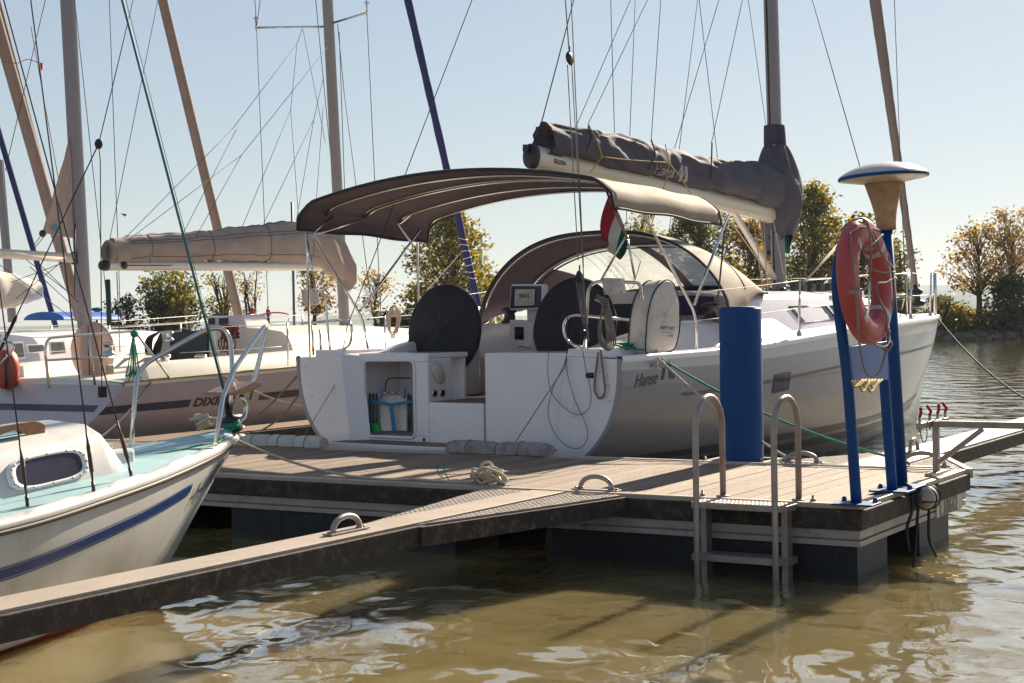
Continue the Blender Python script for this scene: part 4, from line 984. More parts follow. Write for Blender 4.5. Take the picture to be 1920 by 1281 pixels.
# awning over the helm
def bimz(s, cz): a = abs(s); return cz - .20 * min(1, a / .88) ** 2.0 - (.26 * ((a - .84) / .16) ** 1.4 if a > .84 else 0)
def bimy(s, hw): a = abs(s); return hw * math.copysign(min(1, a / .93) if a < .93 else 1 + .012 * (a - .93) / .07, s)
BX = [(-.06, 3.125), (.2, 3.13), (.85, 3.11), (1.3, 3.09), (1.75, 3.07), (1.92, 3.05)]
def bim(x, s, off=0.0):
    cz = itp(BX, x) - .018 * sin(pi * ((x + .06) / 1.0)) ** 2; hw = 1.93 - .03 * x
    return HB.W(x, bimy(s, hw) - .05, bimz(s, cz) + off)
mb = MB(); mb.grid([[bim(-.06 + 1.98 * i / 22, -1 + 2 * j / 60) + V((0, 0, .008 * noise.noise(V((i * .35, j * .3, 5))))) for j in range(61)] for i in range(23)])
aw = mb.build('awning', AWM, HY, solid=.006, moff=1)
mb = MB(); mb.tube([bim(-.065, -1 + 2 * j / 60) for j in range(61)], .018, 8); mb.tube([bim(1.92, -1 + 2 * j / 60) for j in range(61)], .014, 8)
for s in (-1, 1): mb.tube([bim(-.06 + 1.98 * i / 20, s) for i in range(21)], .012, 8)
mb.islands('binding', canvas_edge, aw)
mb = MB()
for x in (.25, .85, 1.35, 1.85):
    pts = [bim(x, -.9 + 1.8 * j / 44, -.028) for j in range(45)]
    mb.tube(pts, .0125, 9)
mb.tube([bim(.79, -.9 + 1.8 * j / 44, -.02) for j in range(45)], .006, 6)
mb.islands('awning_hoop', steel, HY)
mb = MB()
tp, bt = bim(.35, .9, -.03), HB.W(.75, 1.72, 1.40)
mb.tube(fillet([tp, HB.on(585, 437, y=1.76), HB.on(680, 598, y=1.73), HB.on(690, 655, y=1.72)], .1), .0135, 9)
mb.tube([bim(.85, .9, -.03), HB.on(583, 442, y=1.76)], .012, 8)
mb.tube([HB.on(787, 432, y=1.78), HB.on(676, 582, y=1.74)], .0135, 9); mb.ball(HB.on(675, 583, y=1.74), .02)
mb.tube(spline([bim(1.35, .80, -.03), bim(1.35, .88, -.05), HB.on(747, 420, y=1.74), HB.on(769, 453, y=1.75)], 5), .012, 8)
mb.tube([HB.on(573, 400, y=1.9), HB.on(576, 480, y=1.9), HB.on(582, 671, y=1.86)], .0135, 9)
mb.tube([HB.on(576, 452, y=1.88), HB.on(592, 545, y=1.80)], .012, 8)
mb.tube(fillet([bim(.45, -.9, -.03), HB.on(1192, 372, y=-1.86), HB.on(1303, 588, y=-1.8), HB.on(1306, 654, y=-1.8)], .1), .0145, 9)
mb.tube([HB.on(1364, 408, y=-1.86), HB.on(1301, 572, y=-1.8)], .0145, 9)
mb.tube([HB.on(1330, 385, y=-1.7), HB.on(1358, 415, y=-1.84)], .012, 8)
mb.islands('awning_frame', steel, HY)
mb = MB(); mb.bar(HB.on(1361, 412, y=-1.84), HB.on(1344, 580, y=-1.7), .03, .004, HB.l); mb.build('awning_strap', canvas_edge, HY)
mb = MB(); p, q = HB.on(885, 0, x=1.5), HB.on(651, 612, y=1.74); mb.tube([p + (p - q) * .3, q, HB.on(644, 652, y=1.74)], .0055, 6); mb.build('backstay', wire, HY)

# spray hood with clear windows
def SA(s): a = abs(s); return HB.W(2.55 + .05 * a, 1.66 * s, 1.66 + .985 * max(0, 1 - a ** 2.6) ** .6)
def SM(s): a = abs(s); return HB.W(3.42 - .22 * a ** 2, 1.50 * s, 1.80 + .74 * max(0, 1 - a ** 2.8) ** .58)
def SF(s): a = abs(s); y = 1.24 * s; x = 4.62 - .45 * a ** 3; return HB.W(x, y, roofz(x, y) + .012)
def spray(s, t):
    if t <= 1: p = SA(s).lerp(SM(s), t); p.z += .03 * sin(pi * t); return p
    p = SM(s).lerp(SF(s), t - 1); p += V((0, 0, .055 * sin(pi * (t - 1)))); return p
NS, NT = 80, 28
def sm_(i, j):
    t = 2 * (i + .5) / NT; s = -1 + 2 * (j + .5) / NS; a = abs(s)
    if 1.08 < t < 1.92 and (.045 < a < .60 or .645 < a < .78 or .045 < s < .78): return 1
    return 0
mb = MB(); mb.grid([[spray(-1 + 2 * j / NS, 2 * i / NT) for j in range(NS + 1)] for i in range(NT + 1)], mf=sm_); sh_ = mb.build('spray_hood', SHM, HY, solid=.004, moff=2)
mb = MB(); mb.tube([SA(-1 + 2 * j / 60) for j in range(61)], .014, 8); mb.tube([spray(-.97 + 1.94 * j / 60, 1.11) for j in range(61)], .012, 6); mb.tube([SF(-1 + 2 * j / 60) + V((0, 0, .0)) for j in range(61)], .012, 6); mb.islands('binding', canvas_edge, sh_)
mb = MB(); mb.tube([SA(-.97 + 1.94 * j / 60) + HB.f * .05 - V((0, 0, .03)) for j in range(61)], .0125, 8); mb.tube([SM(-.97 + 1.94 * j / 60) - V((0, 0, .02)) for j in range(61)], .0125, 8); mb.islands('hood_hoop', steel, sh_)
mb = MB(); mb.fbox(HB, (3.0, 3.32), (-1.05, -.5), (1.72, 1.93)); mb.build('hatch_garage', purple, HY, bevel=.02)

# pushpits, boxes, stanchions, pulpit, lifelines
mb = MB(); A_ = lambda px, py, y: HB.on(px, py, y=y)
mb.tube(fillet([HB.on(565, 607, x=.55), HB.on(640, 600, x=.14), HB.on(660, 603, x=.10), HB.on(658, 648, x=.10), HB.on(640, 657, x=.10), HB.on(610, 660, x=.10)], .09), .0135, 9)
mb.tube([HB.on(585, 610, x=.45), HB.on(588, 670, x=.45)], .0125, 8); mb.tube([HB.on(600, 618, x=.85), HB.on(602, 668, x=.85)], .0125, 8)
mb.tube(fillet([HB.on(590, 545, x=.2), HB.on(610, 548, x=.15), HB.on(613, 600, x=.15), HB.on(620, 664, x=.15)], .07), .0125, 8)
mb.islands('pushpit', steel, HY)
mb = MB()
mb.tube(fillet([HB.on(1096, 656, x=.12), HB.on(1103, 540, x=.12), HB.on(1116, 528, x=.12), HB.on(1197, 530, x=.30), HB.on(1201, 536, x=.34), HB.on(1203, 560, x=.36)], .06), .0155, 9)
mb.tube(fillet([HB.on(1100, 654, x=.10), HB.on(1068, 645, x=.10), HB.on(1056, 625, x=.10), HB.on(1058, 600, x=.10), HB.on(1075, 590, x=.10), HB.on(1180, 600, x=.35)], .07), .0135, 9)
mb.islands('pushpit', steel, HY)
bq = [HB.on(1127, 521, x=.05), HB.on(1163, 522, x=.05), HB.on(1169, 551, x=.05), HB.on(1132, 553, x=.05)]
def boxq(q, dep, name, parent):
    mb = MB(); mb.prism(q, HB.f * dep); o = mb.build(name, bag_cloth, parent, bevel=.008)
    mb = MB()
    for a, b in ((.1, .12), (.9, .12), (.1, .88), (.9, .88)): mb.lathe(q[0].lerp(q[1], a).lerp(q[3].lerp(q[2], a), b) - HB.f * .001, [(.006, 0), (.006, .004), (0, .005)], 8, -HB.f)
    mb.build('screws', black, o)
boxq(bq, .06, 'outboard_pad', HY); boxq([HB.on(564, 543, x=.3), HB.on(590, 541, x=.3), HB.on(594, 571, x=.3), HB.on(567, 575, x=.3)], .05, 'junction_box', HY)
def gw(x, sd=-1, ins=.06, up=.03): return HB.W(x, sd * (H.b(x) - ins), H.zs(x) + up)
mb = MB()
SX = [3.38, 5.35, 7.3, 9.1]
for sd in (-1, 1):
    for x in SX:
        a = gw(x, sd); mb.tube([a, a + V((0, 0, .60)) + HB.l * (sd * .02)], [.0145, .011], 9); mb.lathe(a, [(.03, 0), (.03, .01), (.018, .06)], 12)
mb.islands('stanchion', steel, HY)
mb = MB()
for sd in (-1, 1):
    for h in (.30, .59):
        pl = [HB.W(1.68, sd * 1.8, 1.38 + h * .95)] + [gw(x, sd) + V((0, 0, h)) for x in SX] + [gw(10.3, sd) + V((0, 0, h))]
        for a, b in zip(pl, pl[1:]): mb.tube(sag(a, b, .008, 6), .004, 5)
mb.islands('lifeline', wire_lt, HY)
mb = MB()
for sd in (-1, 1):
    for x in (10.3, 11.0, 11.45): a = gw(x, sd, .05 if x < 11 else .03); mb.tube([a, a + V((0, 0, .62))], .0135, 9)
    mb.tube(spline([gw(10.3, sd) + V((0, 0, .60)), gw(11.0, sd, .05) + V((0, 0, .62)), gw(11.45, sd, .03) + V((0, 0, .64))], 5), .0135, 9)
    mb.tube(spline([gw(10.3, sd) + V((0, 0, .3)), gw(11.0, sd, .05) + V((0, 0, .31)), gw(11.45, sd, .03) + V((0, 0, .31))], 5), .011, 9)
mb.islands('pulpit', steel, HY)
# anchor on the stem
mb = MB(); c = HB.W(12.0, 0, 1.62); mb.obox(c, HB.f * .16, HB.l * .03, (0, 0, .025)); mb.lathe(c + HB.f * .14 - V((0, 0, .04)), [(0, -.03), (.07, -.03), (.09, 0), (.07, .03), (0, .03)], 16, HB.l); mb.build('anchor', galv, HY)

# mast, boom, vang, covered mainsail
mb = MB(); m0 = HB.W(6.82, .0, 1.98); m1 = HB.W(6.60, 0, 9.5); mt = (m1 - m0).normalized()
def mastp(z): return m0 + mt * ((z - m0.z) / mt.z)
rows = []
for k in range(24):
    p = mastp(1.98 + 15 * k / 23); rows.append([p + HB.f * (.125 * cos(a)) + HB.l * (.085 * sin(a)) for a in [2 * pi * j / 24 for j in range(24)]])
mb.grid(rows, closed=True); mso = mb.build('mast', alu_mast, HY)
mb = MB(); mb.tube([mastp(2.1) - HB.f * .128, mastp(16.5) - HB.f * .128], .012, 6); mb.build('sail_track', black, mso)
mb = MB(); mb.lathe(m0, [(.26, -.02), (.26, .03), (.2, .05)], 20)
for a in range(10): mb.lathe(m0 + (HB.f * cos(a * .63) + HB.l * sin(a * .63)) * .30, [(.05, 0), (.05, .06), (.02, .075)], 10)
for k in range(6): mb.obox(HB.W(6.4 - k * .02, -.45 - k * .13, 2.04), HB.f * .09, HB.l * .03, (0, 0, .05))
mb.islands('mast_foot_blocks', black, HY)
mb = MB(); b0, b1 = HB.W(1.44, 0, 3.385), HB.W(6.62, 0, 3.02); bd = (b1 - b0).normalized(); bu = HB.l.cross(bd).normalized() * -1
if bu.z < 0: bu = -bu
def boomp(t, a=0, r=1.0): p = b0.lerp(b1, t); return p + HB.l * (.088 * r * cos(a)) + bu * (.125 * r * sin(a))
mb.grid([[boomp(t, 2 * pi * j / 24) for j in range(24)] for t in [k / 12 for k in range(13)]], closed=True); boom = mb.build('boom', alu_boom, HY)
mb = MB(); mb.grid([[b0 - bd * d + HB.l * (.09 * r * cos(a)) + bu * (.13 * r * sin(a)) for a in [2 * pi * j / 20 for j in range(20)]] for d, r in ((-.03, 1.03), (.035, 1.0), (.05, .85), (.052, .0))], closed=True)
mb.obox(b0 - bd * .06 + bu * .07, bd * .07, HB.l * .02, bu * .035); mb.build('boom_end', black, boom)
mb = MB(); oo = boomp(.055, pi, 1.02); lettering(mb, 'SELDEN', .062, lambda x, z: b0.lerp(b1, .052) + bd * x - HB.l * .0905 + bu * (z - .035), bold=.002); mb.obox(b0.lerp(b1, .055) + bu * .05 - HB.l * .083, bd * .12, HB.l * .003, bu * .008); mb.build('boom_lettering', print_dk, boom)
mb = MB(); mb.bar(HB.on(1372, 392, y=0), HB.on(1452, 522, y=0), .05, .06, HB.l); mb.tube([HB.on(1360, 400, y=-.03), HB.on(1450, 528, y=-.03)], .006, 6); mb.build('vang', alu_boom, HY)
# sail cover: canvas pouch lying along the boom and wrapping the mast
def cov(t, a):
    x = 1.66 + 5.0 * t; bz = b0.z + (b1.z - b0.z) * (x - 1.44) / 5.18
    h = .262 + .10 * min(1, t / .3) + .19 * max(0, (t - .6) / .4) ** 1.3
    w_ = .15 + .07 * t + .03 * sin(t * 9)
    c, s = cos(a), sin(a); pz = bz + .09 + h / 2 + (h / 2 + .025) * math.copysign(abs(s) ** .75, s); py = w_ * math.copysign(abs(c) ** .8, c) * (.72 + .4 * (1 - s) / 2)
    wr = .050 * noise.noise(V((x * 2.2 + s * 1.8, c * 1.5, s * 1.2))) + .026 * noise.noise(V((x * 7 + s * 5, c * 2, s * 2))) + .012 * sin(x * 14 + s * 4) * (t > .35)
    wr *= 1 - .8 * math.exp(-((t - .46) / .09) ** 2) * (c < 0)
    lines = sum(math.exp(-((t - q) / .012) ** 2) for q in (.17, .40, .47, .66, .86)) * .022
    py += (wr - lines) * math.copysign(1, c) * abs(c) ** .5; pz += wr * .7 * s - lines * s
    return HB.W(x, py, pz)
mb = MB(); mb.grid([[cov(k / 110, 2 * pi * j / 40) for j in range(40)] for k in range(111)], closed=True)
mb.grid([[HB.W(1.66 + .02 * q, 0, 3.60).lerp(cov(.0, 2 * pi * j / 40), q) + HB.f * (.22 * (1 - q)) for j in range(40)] for q in (.0, .45, .8, 1.0)], closed=True)
rows = []
for k in range(30):
    z = 3.98 - 1.28 * k / 29; e = k / 29; p = mastp(z); row = []
    for j in range(36):
        a = 2 * pi * j / 36; rr = .105 + .20 * sin(pi * min(1, e * 1.05)) ** .8 + .10 * e * (1 if cos(a) > 0 else .2); rr *= 1 + .22 * noise.noise(V((cos(a) * 1.5, sin(a) * 1.5, z * 2.1))) + .07 * sin(a * 7 + z * 6)
        row.append(p + HB.f * (rr * cos(a) * 1.05 + .03) + HB.l * (rr * sin(a) * .85) + V((0, 0, -.22 * e * max(0, cos(a - .6)) + .05 * sin(a * 3) * e)))
    rows.append(row)
mb.grid(rows, closed=True); svo = mb.build('sail_cover', sailcover, HY)
mb = MB(); mb.lathe(mastp(3.93), [(.145, 0), (.138, .24), (.13, .25)], 20, mt); mb.build('cover_collar', mat('slate collar cloth', (.045, .045, .085), .8), svo)
mb = MB()
def onside(t, z): # point of the cover's starboard face
    best = min(((cov(t, a), a) for a in [pi * .55 + .9 * pi * k / 40 for k in range(41)]), key=lambda q: abs(q[0].z - z)); return best[0] - HB.l * .03
def covtxt(x, z): t = (3.55 + x - 1.66) / 5.0; bz = 3.385 - .365 * (3.55 + x - 1.44) / 5.18; return onside(t, bz + .10 + z)
lettering(mb, 'Hanse', .17, covtxt, shear=.25); 
for q in (.50, .60): mb.add([covtxt(q + .00, .0), covtxt(q + .07, .17), covtxt(q + .12, .17), covtxt(q + .09, .08), covtxt(q + .13, .0), covtxt(q + .09, -.02), covtxt(q + .05, .08)], [(0, 1, 6), (1, 2, 3, 6), (3, 4, 5, 6)])
mb.build('cover_lettering', print_lt, svo)
mb = MB()
Y = lambda px, py: HB.on(px, py, y=-.26)
for pts in ([(1103, 232), (1118, 262), (1129, 294)], [(1129, 294), (1180, 300), (1254, 305)], [(1247, 270), (1254, 305), (1250, 330), (1244, 354)], [(1129, 294), (1115, 312), (1106, 325)], [(1254, 305), (1275, 332), (1296, 364)]): mb.tube(spline([Y(*p) for p in pts], 5), .006, 6)
mb.islands('sail_tie', rope_y, HY)
mb = MB()
for pts in ([(1103, 236), (1108, 262), (1100, 282)], [(1221, 262), (1228, 290), (1216, 318)], [(1335, 268), (1334, 300), (1332, 335)]): mb.tube(spline([Y(*p) for p in pts], 5), .010, 6)
mb.islands('cover_strap', canvas_edge, HY)
# furled headsail
mb = MB(); j0, j1 = HB.on(1716, 534, y=0), HB.on(1641, 0, y=0); jd = (j1 - j0); n = 60; rows = []
for k in range(n + 1):
    p = j0 + jd * (k / n * 1.9); rr = .044 + .040 * min(1, k / 30) + .003 * sin(k * 2.3); rows.append([p + HB.f * (rr * cos(a) * (1 + .1 * sin(a * 2 + k * .35))) + HB.l * (rr * sin(a)) for a in [2 * pi * q / 12 for q in range(12)]])
mb.grid(rows, closed=True); mb.build('furled_sail', mat('grey tan sail cloth', (.24, .19, .18), .85, var=.1, vscale=8, trans=.1), HY)
mb = MB(); ax_ = jd.normalized(); mb.lathe(j0 - ax_ * .36, [(.05, 0), (.11, .04), (.11, .08), (.05, .1), (.05, .2), (.10, .22), (.10, .25), (.04, .3), (.03, .36)], 18, ax_); mb.build('furling_drum', black, HY)
# standing and running rigging
mb = MB()
def rig(mb, a, ya, b, yb, r=.0055, m=0):
    p, q = HB.on(*a, y=ya), HB.on(*b, y=yb); mb.tube([p + (p - q) * .35, q], r, 5, m=m)
rig(mb, (1523, 0), -.9, (1612, 312), -1.75, .006); rig(mb, (1677, 0), -.2, (1688, 300), -.45); mb.tube([HB.on(1688, 300, y=-.45), HB.on(1700, 600, y=-.65)], .007, 6)
for a, b, yy in (((1145, 0), (1152, 243), .9), ((1191, 0), (1181, 248), .8), ((1308, 0), (1275, 268), .9), ((1311, 0), (1342, 268), 1.0), ((1348, 0), (1268, 267), .3)):
    p, q = HB.on(*a, y=yy), HB.on(*b, y=yy); d = (q - p); mb.tube([p - d * .35, q + d * ((q.z - 2.05) / -d.z)], .0048, 5)
mb.tube([HB.on(1696, 560, y=-.9), HB.on(1686, 600, y=-1.1)], .006, 6)
mb.islands('shroud', wire, HY)
mb = MB()
rig(mb, (1182, 0), -.1, (1080, 238), -.14, .004); rig(mb, (1214, 0), -.1, (1103, 232), -.2, .004); rig(mb, (1239, 0), -.1, (1221, 262), -.2, .0045); rig(mb, (1392, 0), -.1, (1334, 268), -.2, .0045); rig(mb, (1403, 0), -.1, (1437, 242), -.15, .004)
mb.islands('lazy_jack', wire, HY)
mb = MB(); rig(mb, (1076, 0), 0, (1011, 246), 0, .0065); mb.tube(spline([HB.on(1011, 240, y=0), HB.on(1014, 252, y=0), HB.on(1004, 262, y=0), b0 + bu * .1], 4), .012, 6); mb.build('topping_lift', rope_k, HY)
mb = MB(); rig(mb, (1060, 0), -.95, (1067, 98), -1.0, .006)
for a, b in (((1064, 122), (1084, 488)), ((1072, 122), (1102, 655)), ((1071, 0), (1094, 500))): p, q = HB.on(*a, y=-1.0), HB.on(*b, x=.0); mb.tube([p + ((p - q) * .35 if a[1] == 0 else V((0, 0, 0))), q], .005, 5)
for a, b in (((1080, 525), (1096, 630)), ((1084, 525), (1098, 630)), ((1088, 525), (1101, 630)), ((1092, 525), (1104, 640))): mb.tube([HB.on(*a, x=.03), HB.on(*b, x=.06)], .006, 6)
mb.islands('backstay_tackle', rope_g, HY)
mb = MB()
for c, r_ in ((HB.on(1068, 110, y=-1.0), .055), (HB.on(1087, 520, x=-.02), .05), (HB.on(1095, 628, x=.04), .045)): mb.lathe(c - HB.l * .02, [(.0, 0), (r_ * .7, .004), (r_, .02), (r_ * .7, .036), (0, .04)], 16, HB.l, sx=1.3); mb.tube([c + V((0, 0, r_)), c + V((0, 0, r_ * 2.2))], .008, 6)
mb.islands('block', black, HY)
mb = MB()
for pts in ([(1413, 410), (1436, 590)], [(1425, 412), (1446, 590)], [(1432, 415), (1440, 560)], [(1405, 410), (1402, 440)], [(1450, 412), (1475, 545)]): mb.tube([HB.on(*q, y=-.15 + .02 * i) for i, q in enumerate(pts)], .007, 6)
mb.islands('halyard', rope_w, HY)
mb = MB()
for a, b in (((1476, 410), (1482, 545)), ((1472, 415), (1478, 545))): mb.tube([HB.on(*a, y=-.1), HB.on(*b, y=-.1)], .006, 6)
mb.islands('halyard', rope_gr, HY)
mb = MB()
for d in (0, 6): mb.tube([HB.on(1500 - d * .3, 538 + d * .4, y=-.5), HB.on(1590, 436 + d, y=.4)], .009, 6)
mb.islands('pole_lift', rope_w, HY)
# name on the quarter
mb = MB(); n0 = HB.L(HB.on(1189, 727, y=-2.02))
def qtr(dx, dz): return H.skin(n0[0] + dx, n0[2] + dz, -1, .006)
lettering(mb, 'Hanse', .15, lambda x, z: qtr(x * .95, z * 1.15 + x * .06), shear=.4); mb.build('hull_lettering', print_dk, hull_o); mb = MB(); lettering(mb, '415', .075, lambda x, z: qtr(x + .24, z + .165))
mb.build('hull_lettering', print_dk, hull_o); mb = MB()
for pl in ([(.42, .05), (.45, .16), (.50, .215), (.54, .225), (.515, .18), (.485, .15), (.465, .06)], [(.52, .20), (.55, .225), (.585, .13), (.65, .07), (.64, .06), (.555, .06), (.54, .14)]):
    mb.add([qtr(*p) for p in pl], [tuple(range(7))])
mb.islands('hull_emblem', print_dk, hull_o)
# ------------------------------------------------------------------ loose gear on the grey yacht
fl = thing('flag', 'red white and green striped flag drooping from the stern of the grey yacht', 'flag', HB.on(1150, 440, x=.1))
mb = MB(); hs = spline([V((1141, 367, 0)), V((1158, 395, 0)), V((1169, 420, 0)), V((1177, 449, 0))], 7); fe = spline([V((1129, 452, 0)), V((1141, 456, 0)), V((1139, 470, 0)), V((1151, 478, 0)), V((1163, 487, 0)), V((1173, 474, 0))], 5); rows = []
for i in range(19):
    t = i / 18; a = hs[int(t * (len(hs) - 1))]; b = fe[int(t * (len(fe) - 1))]; row = []
    for j in range(19):
        u = j / 18; p = a.lerp(b, u); p = p + V((-9 * sin(pi * u) * (1 - t), 5 * sin(pi * u), 0)); row.append(HB.on(p.x, p.y, x=.10 + (.05 * sin(t * 7 + u * 2) + .02 * sin(t * 16)) * u))
    rows.append(row)
mb.grid(rows, mf=lambda i, j: i // 6); mb.build('cloth', [flag_r, flag_w, flag_g], fl, solid=.003)
mb = MB(); mb.tube([HB.on(1133, 346, x=.13), HB.on(1143, 374, x=.11), HB.on(1176, 447, x=.06)], .011, 8); mb.build('staff', varnish, fl)
mb = MB()
for a, b in (((1173, 444), (1127, 526)), ((1176, 446), (1191, 524))): mb.tube([HB.on(*a, x=.08), HB.on(*b, x=.12)], .011, 8)
mb.ball(HB.on(1175, 446, x=.08), .022); mb.build('staff_bracket', steel, fl)

bg = thing('rescue_bag', 'stained white rescue buoy bag strapped to the starboard pushpit', 'rescue bag', HB.on(1240, 655, y=-1.9))
ol = [(1213, 664), (1212, 625), (1215, 590), (1222, 560), (1232, 540), (1246, 527), (1258, 528), (1267, 542), (1273, 570), (1275, 600), (1272, 630), (1263, 655), (1240, 662)]
OL = spline([HB.on(*p, y=-1.92) for p in ol], 3, True); cc = sum(OL, V((0, 0, 0))) / len(OL)
mb = MB(); rows = []
for d, k in ((-.012, .0), (-.014, .5), (-.010, .85), (0, .97), (.012, 1.0), (.06, 1.015), (.13, 1.01), (.19, .99), (.205, .95), (.21, .6), (.21, 0)):
    rows.append([cc + (p - cc) * k + HB.l * (d + .010 * nz2(p.z * 9 + d * 20, p.x * 7)) for p in OL])
mb.grid(rows, closed=True); bo = mb.build('bag', bag_cloth, bg)
mb = MB(); mb.tube([cc + (p - cc) * 1.01 for p in OL], .007, 6, closed=True); mb.tube([cc + (p - cc) * 1.01 + HB.l * .19 for p in OL], .007, 6, closed=True); mb.build('piping', wire, bo)
mb = MB(); t0 = HB.on(1239, 617, y=-1.9405)
lettering(mb, 'SAFETY BUOY', .042, lambda x, z: t0 + HB.f * x * .95 + V((0, 0, z - .05 * x)), bold=.001); mb.bar(t0 + HB.f * .02 - V((0, 0, .03)), t0 + HB.f * .22 - V((0, 0, .035)), .001, .003); lettering(mb, 'MARINE', .026, lambda x, z: t0 + HB.f * (x + .13) + V((0, 0, z - .075))); mb.build('bag_lettering', print_dk, bo)

mb = MB(); rs = random.Random(6)
for k in range(6):
    w_ = 4 + k * 2.0; y0 = 556 + k * 1.5; x0 = 1131 + k * 1.2; yb = 636 + k * 3
    mb.tube(spline([HB.on(x0, y0, x=.10 - k * .008), HB.on(x0 - w_, 600 + k * 2, x=.08 - k * .01), HB.on(x0 - w_ * .9, yb - 8, x=.07 - k * .01), HB.on(x0 + 3, yb + 6, x=.07 - k * .01), HB.on(x0 + w_ + 3, yb - 8, x=.07 - k * .01), HB.on(x0 + w_ * .9, 600 + k * 2, x=.08 - k * .01), HB.on(x0 + 1, y0, x=.10 - k * .008)], 7), .0075, 6)
for k in range(3): mb.tube(spline([HB.on(1120 - k * 2, 553 + k * 5, x=.08), HB.on(1130, 560 + k * 5, x=.03), HB.on(1142, 562 + k * 5, x=.05)], 5), .0085, 6)
mb.tube(spline([HB.on(1122, 660, x=-.03), HB.on(1117, 700, x=-.03), HB.on(1115, 730, x=-.03), HB.on(1124, 747, x=-.03), HB.on(1134, 735, x=-.03), HB.on(1131, 700, x=-.03), HB.on(1126, 656, x=-.03)], 6), .0105, 7)
tag(mb.build('rope_coil', rope_g), 'coiled grey brown rope hanging on the starboard pushpit', 'rope')
mb = MB()
for pts in ([(1055, 592), (1034, 640), (1027, 690), (1034, 735), (1055, 762), (1082, 778), (1104, 765), (1108, 735), (1100, 700), (1092, 655)], [(1064, 592), (1062, 660), (1064, 700), (1078, 750), (1096, 790), (1102, 815), (1094, 835), (1075, 841), (1050, 826), (1032, 795), (1028, 765), (1038, 725), (1055, 690), (1064, 660), (1078, 600)]):
    mb.tube(spline([HB.on(*p, x=-.035 - .001 * i) for i, p in enumerate(pts)], 8), .0032, 5)
tag(mb.build('hanging_wire', wire), 'thin dark wire hanging in large loops over the white stern', 'wire')
mb = MB(); rs = random.Random(9); pts = []
for i in range(34): pts.append(HB.W(.62 + rs.uniform(-.35, .6), -1.72 + rs.uniform(-.16, .16), 1.405 + rs.uniform(0, .07)))
mb.tube(spline(pts, 6), .0085, 7); tag(mb.build('rope_pile', rope_gr), 'green rope heaped on the starboard side deck of the grey yacht', 'rope')
a = HB.on(1232, 668, y=-2.0); line('mooring_line', 'green mooring line from the grey yacht to the hoop by the steel arm', [HB.on(1215, 660, y=-1.8), a] + sag(a, DK.W(WD + .03, .48, D0 + .05), .10, 10)[1:] + [DK.W(WD + .04, .44, D0 + .02)], .0105, rope_gr)
a = HB.on(1235, 672, y=-2.06); b = DK.W(WD + .06, 1.42, D0 + .03); pts = sag(a, b, .06, 10); mb = MB(); mb.tube(spline([HB.on(1232, 655, y=-1.9)] + pts, 4), .010, 8)
rs = random.Random(3)
for k in range(5): mb.tube(spline([b + V((rs.uniform(-.05, .05), rs.uniform(-.05, .05), rs.uniform(0, .03))) for _ in range(4)], 5), .010, 6)
mb.ball(a.lerp(b, .03) - V((0, 0, .03)), .035); tag(mb.build('mooring_line', rope_w), 'white mooring line from the grey yacht to the hoop beside the blue pile', 'mooring line')
line('mooring_line', 'long dark mooring line from the bow of the grey yacht out to the right', sag(gw(9.6, -1, 0.0, 0), DK.on(2150, 800, x=9.0), .45, 16), .011, rope_k)
for lb, a, b in (('upper dark stern line between the two berthed yachts', (556, 706), (448, 803)), ('lower dark stern line between the two berthed yachts', (562, 738), (492, 806))):
    line('mooring_line', lb, sag(HB.on(*a, x=.0), DK.on(*b, z=D0 + .02), .05, 8), .011, rope_g)
mb = MB(); rs = random.Random(15); cl = [HB.on(742, 572, y=1.8)]
for k in range(7):
    w_ = 3 + 1.6 * k; yb = 634 - 5 * (k % 3); d_ = .02 * k; mb.tube(spline([HB.on(740, 571, y=1.8 - d_), HB.on(735 - w_ * .8, 590, y=1.8 - d_), HB.on(733 - w_ * .5, 615, y=1.8 - d_), HB.on(737 + k - 3, yb, y=1.8 - d_), HB.on(741 + w_ * .5, 612, y=1.8 - d_), HB.on(743 + w_ * .6, 588, y=1.8 - d_), HB.on(740, 572, y=1.8 - d_)], 6), .008, 6)
for k in range(3): mb.tube([HB.on(740, 583 + k * 3, y=1.78) + (HB.f * cos(a) + HB.l * sin(a)) * .045 for a in [2 * pi * q / 12 for q in range(12)]], .009, 6, closed=True)
tag(mb.build('rope_coil', rope_w), 'pale rope coil hanging left of the covered port wheel', 'rope')
# chair and hose in the locker
ch = thing('folding_chair', 'folded camping chair with pale cloth and a blue strap stowed in the stern locker', 'folding chair', HB.W(.4, .8, .56))
L_ = lambda px, py, x=.30: HB.on(px, py, x=x)
mb = MB(); mb.prism([L_(713, 741), L_(762, 741), L_(762, 808, .26), L_(712, 808, .26)], HB.f * .05); mb.build('seat_cloth', bag_cloth, ch, bevel=.008)
mb = MB()
for px in (694, 700, 706, 766, 770): mb.tube([L_(px, 735 + (px % 3) * 3, .28), L_(px, 809, .24)], .011, 8)
mb.tube(fillet([L_(722, 735, .36), L_(724, 715, .36), L_(730, 709, .36), L_(770, 709, .36)], .03), .008, 7); mb.islands('tube_frame', mat('dark grey tube', (.06, .065, .09), .4, .3), ch)
mb = MB(); mb.prism([L_(690, 748, .22), L_(733, 756, .21), L_(774, 750, .22), L_(774, 755, .22), L_(733, 763, .21), L_(690, 754, .22)], HB.f * .004); mb.prism([L_(729, 758, .205), L_(736, 758, .205), L_(743, 809, .205), L_(735, 809, .205)], HB.f * .004); mb.build('strap', mat('blue strap', (.02, .17, .32), .7), ch)
mb = MB()
for px in (713, 756): mb.bar(L_(px, 747, .24), L_(px + 3, 728, .24), .02, .03)
mb.islands('armrest', mat('pale blue plastic', (.13, .20, .36), .5), ch)
mb = MB()
for i in range(9): mb.bar(L_(716 + i * 4.6, 736, .25), L_(720 + i * 4.6, 736.5, .25), .025, .012, m=i % 3)
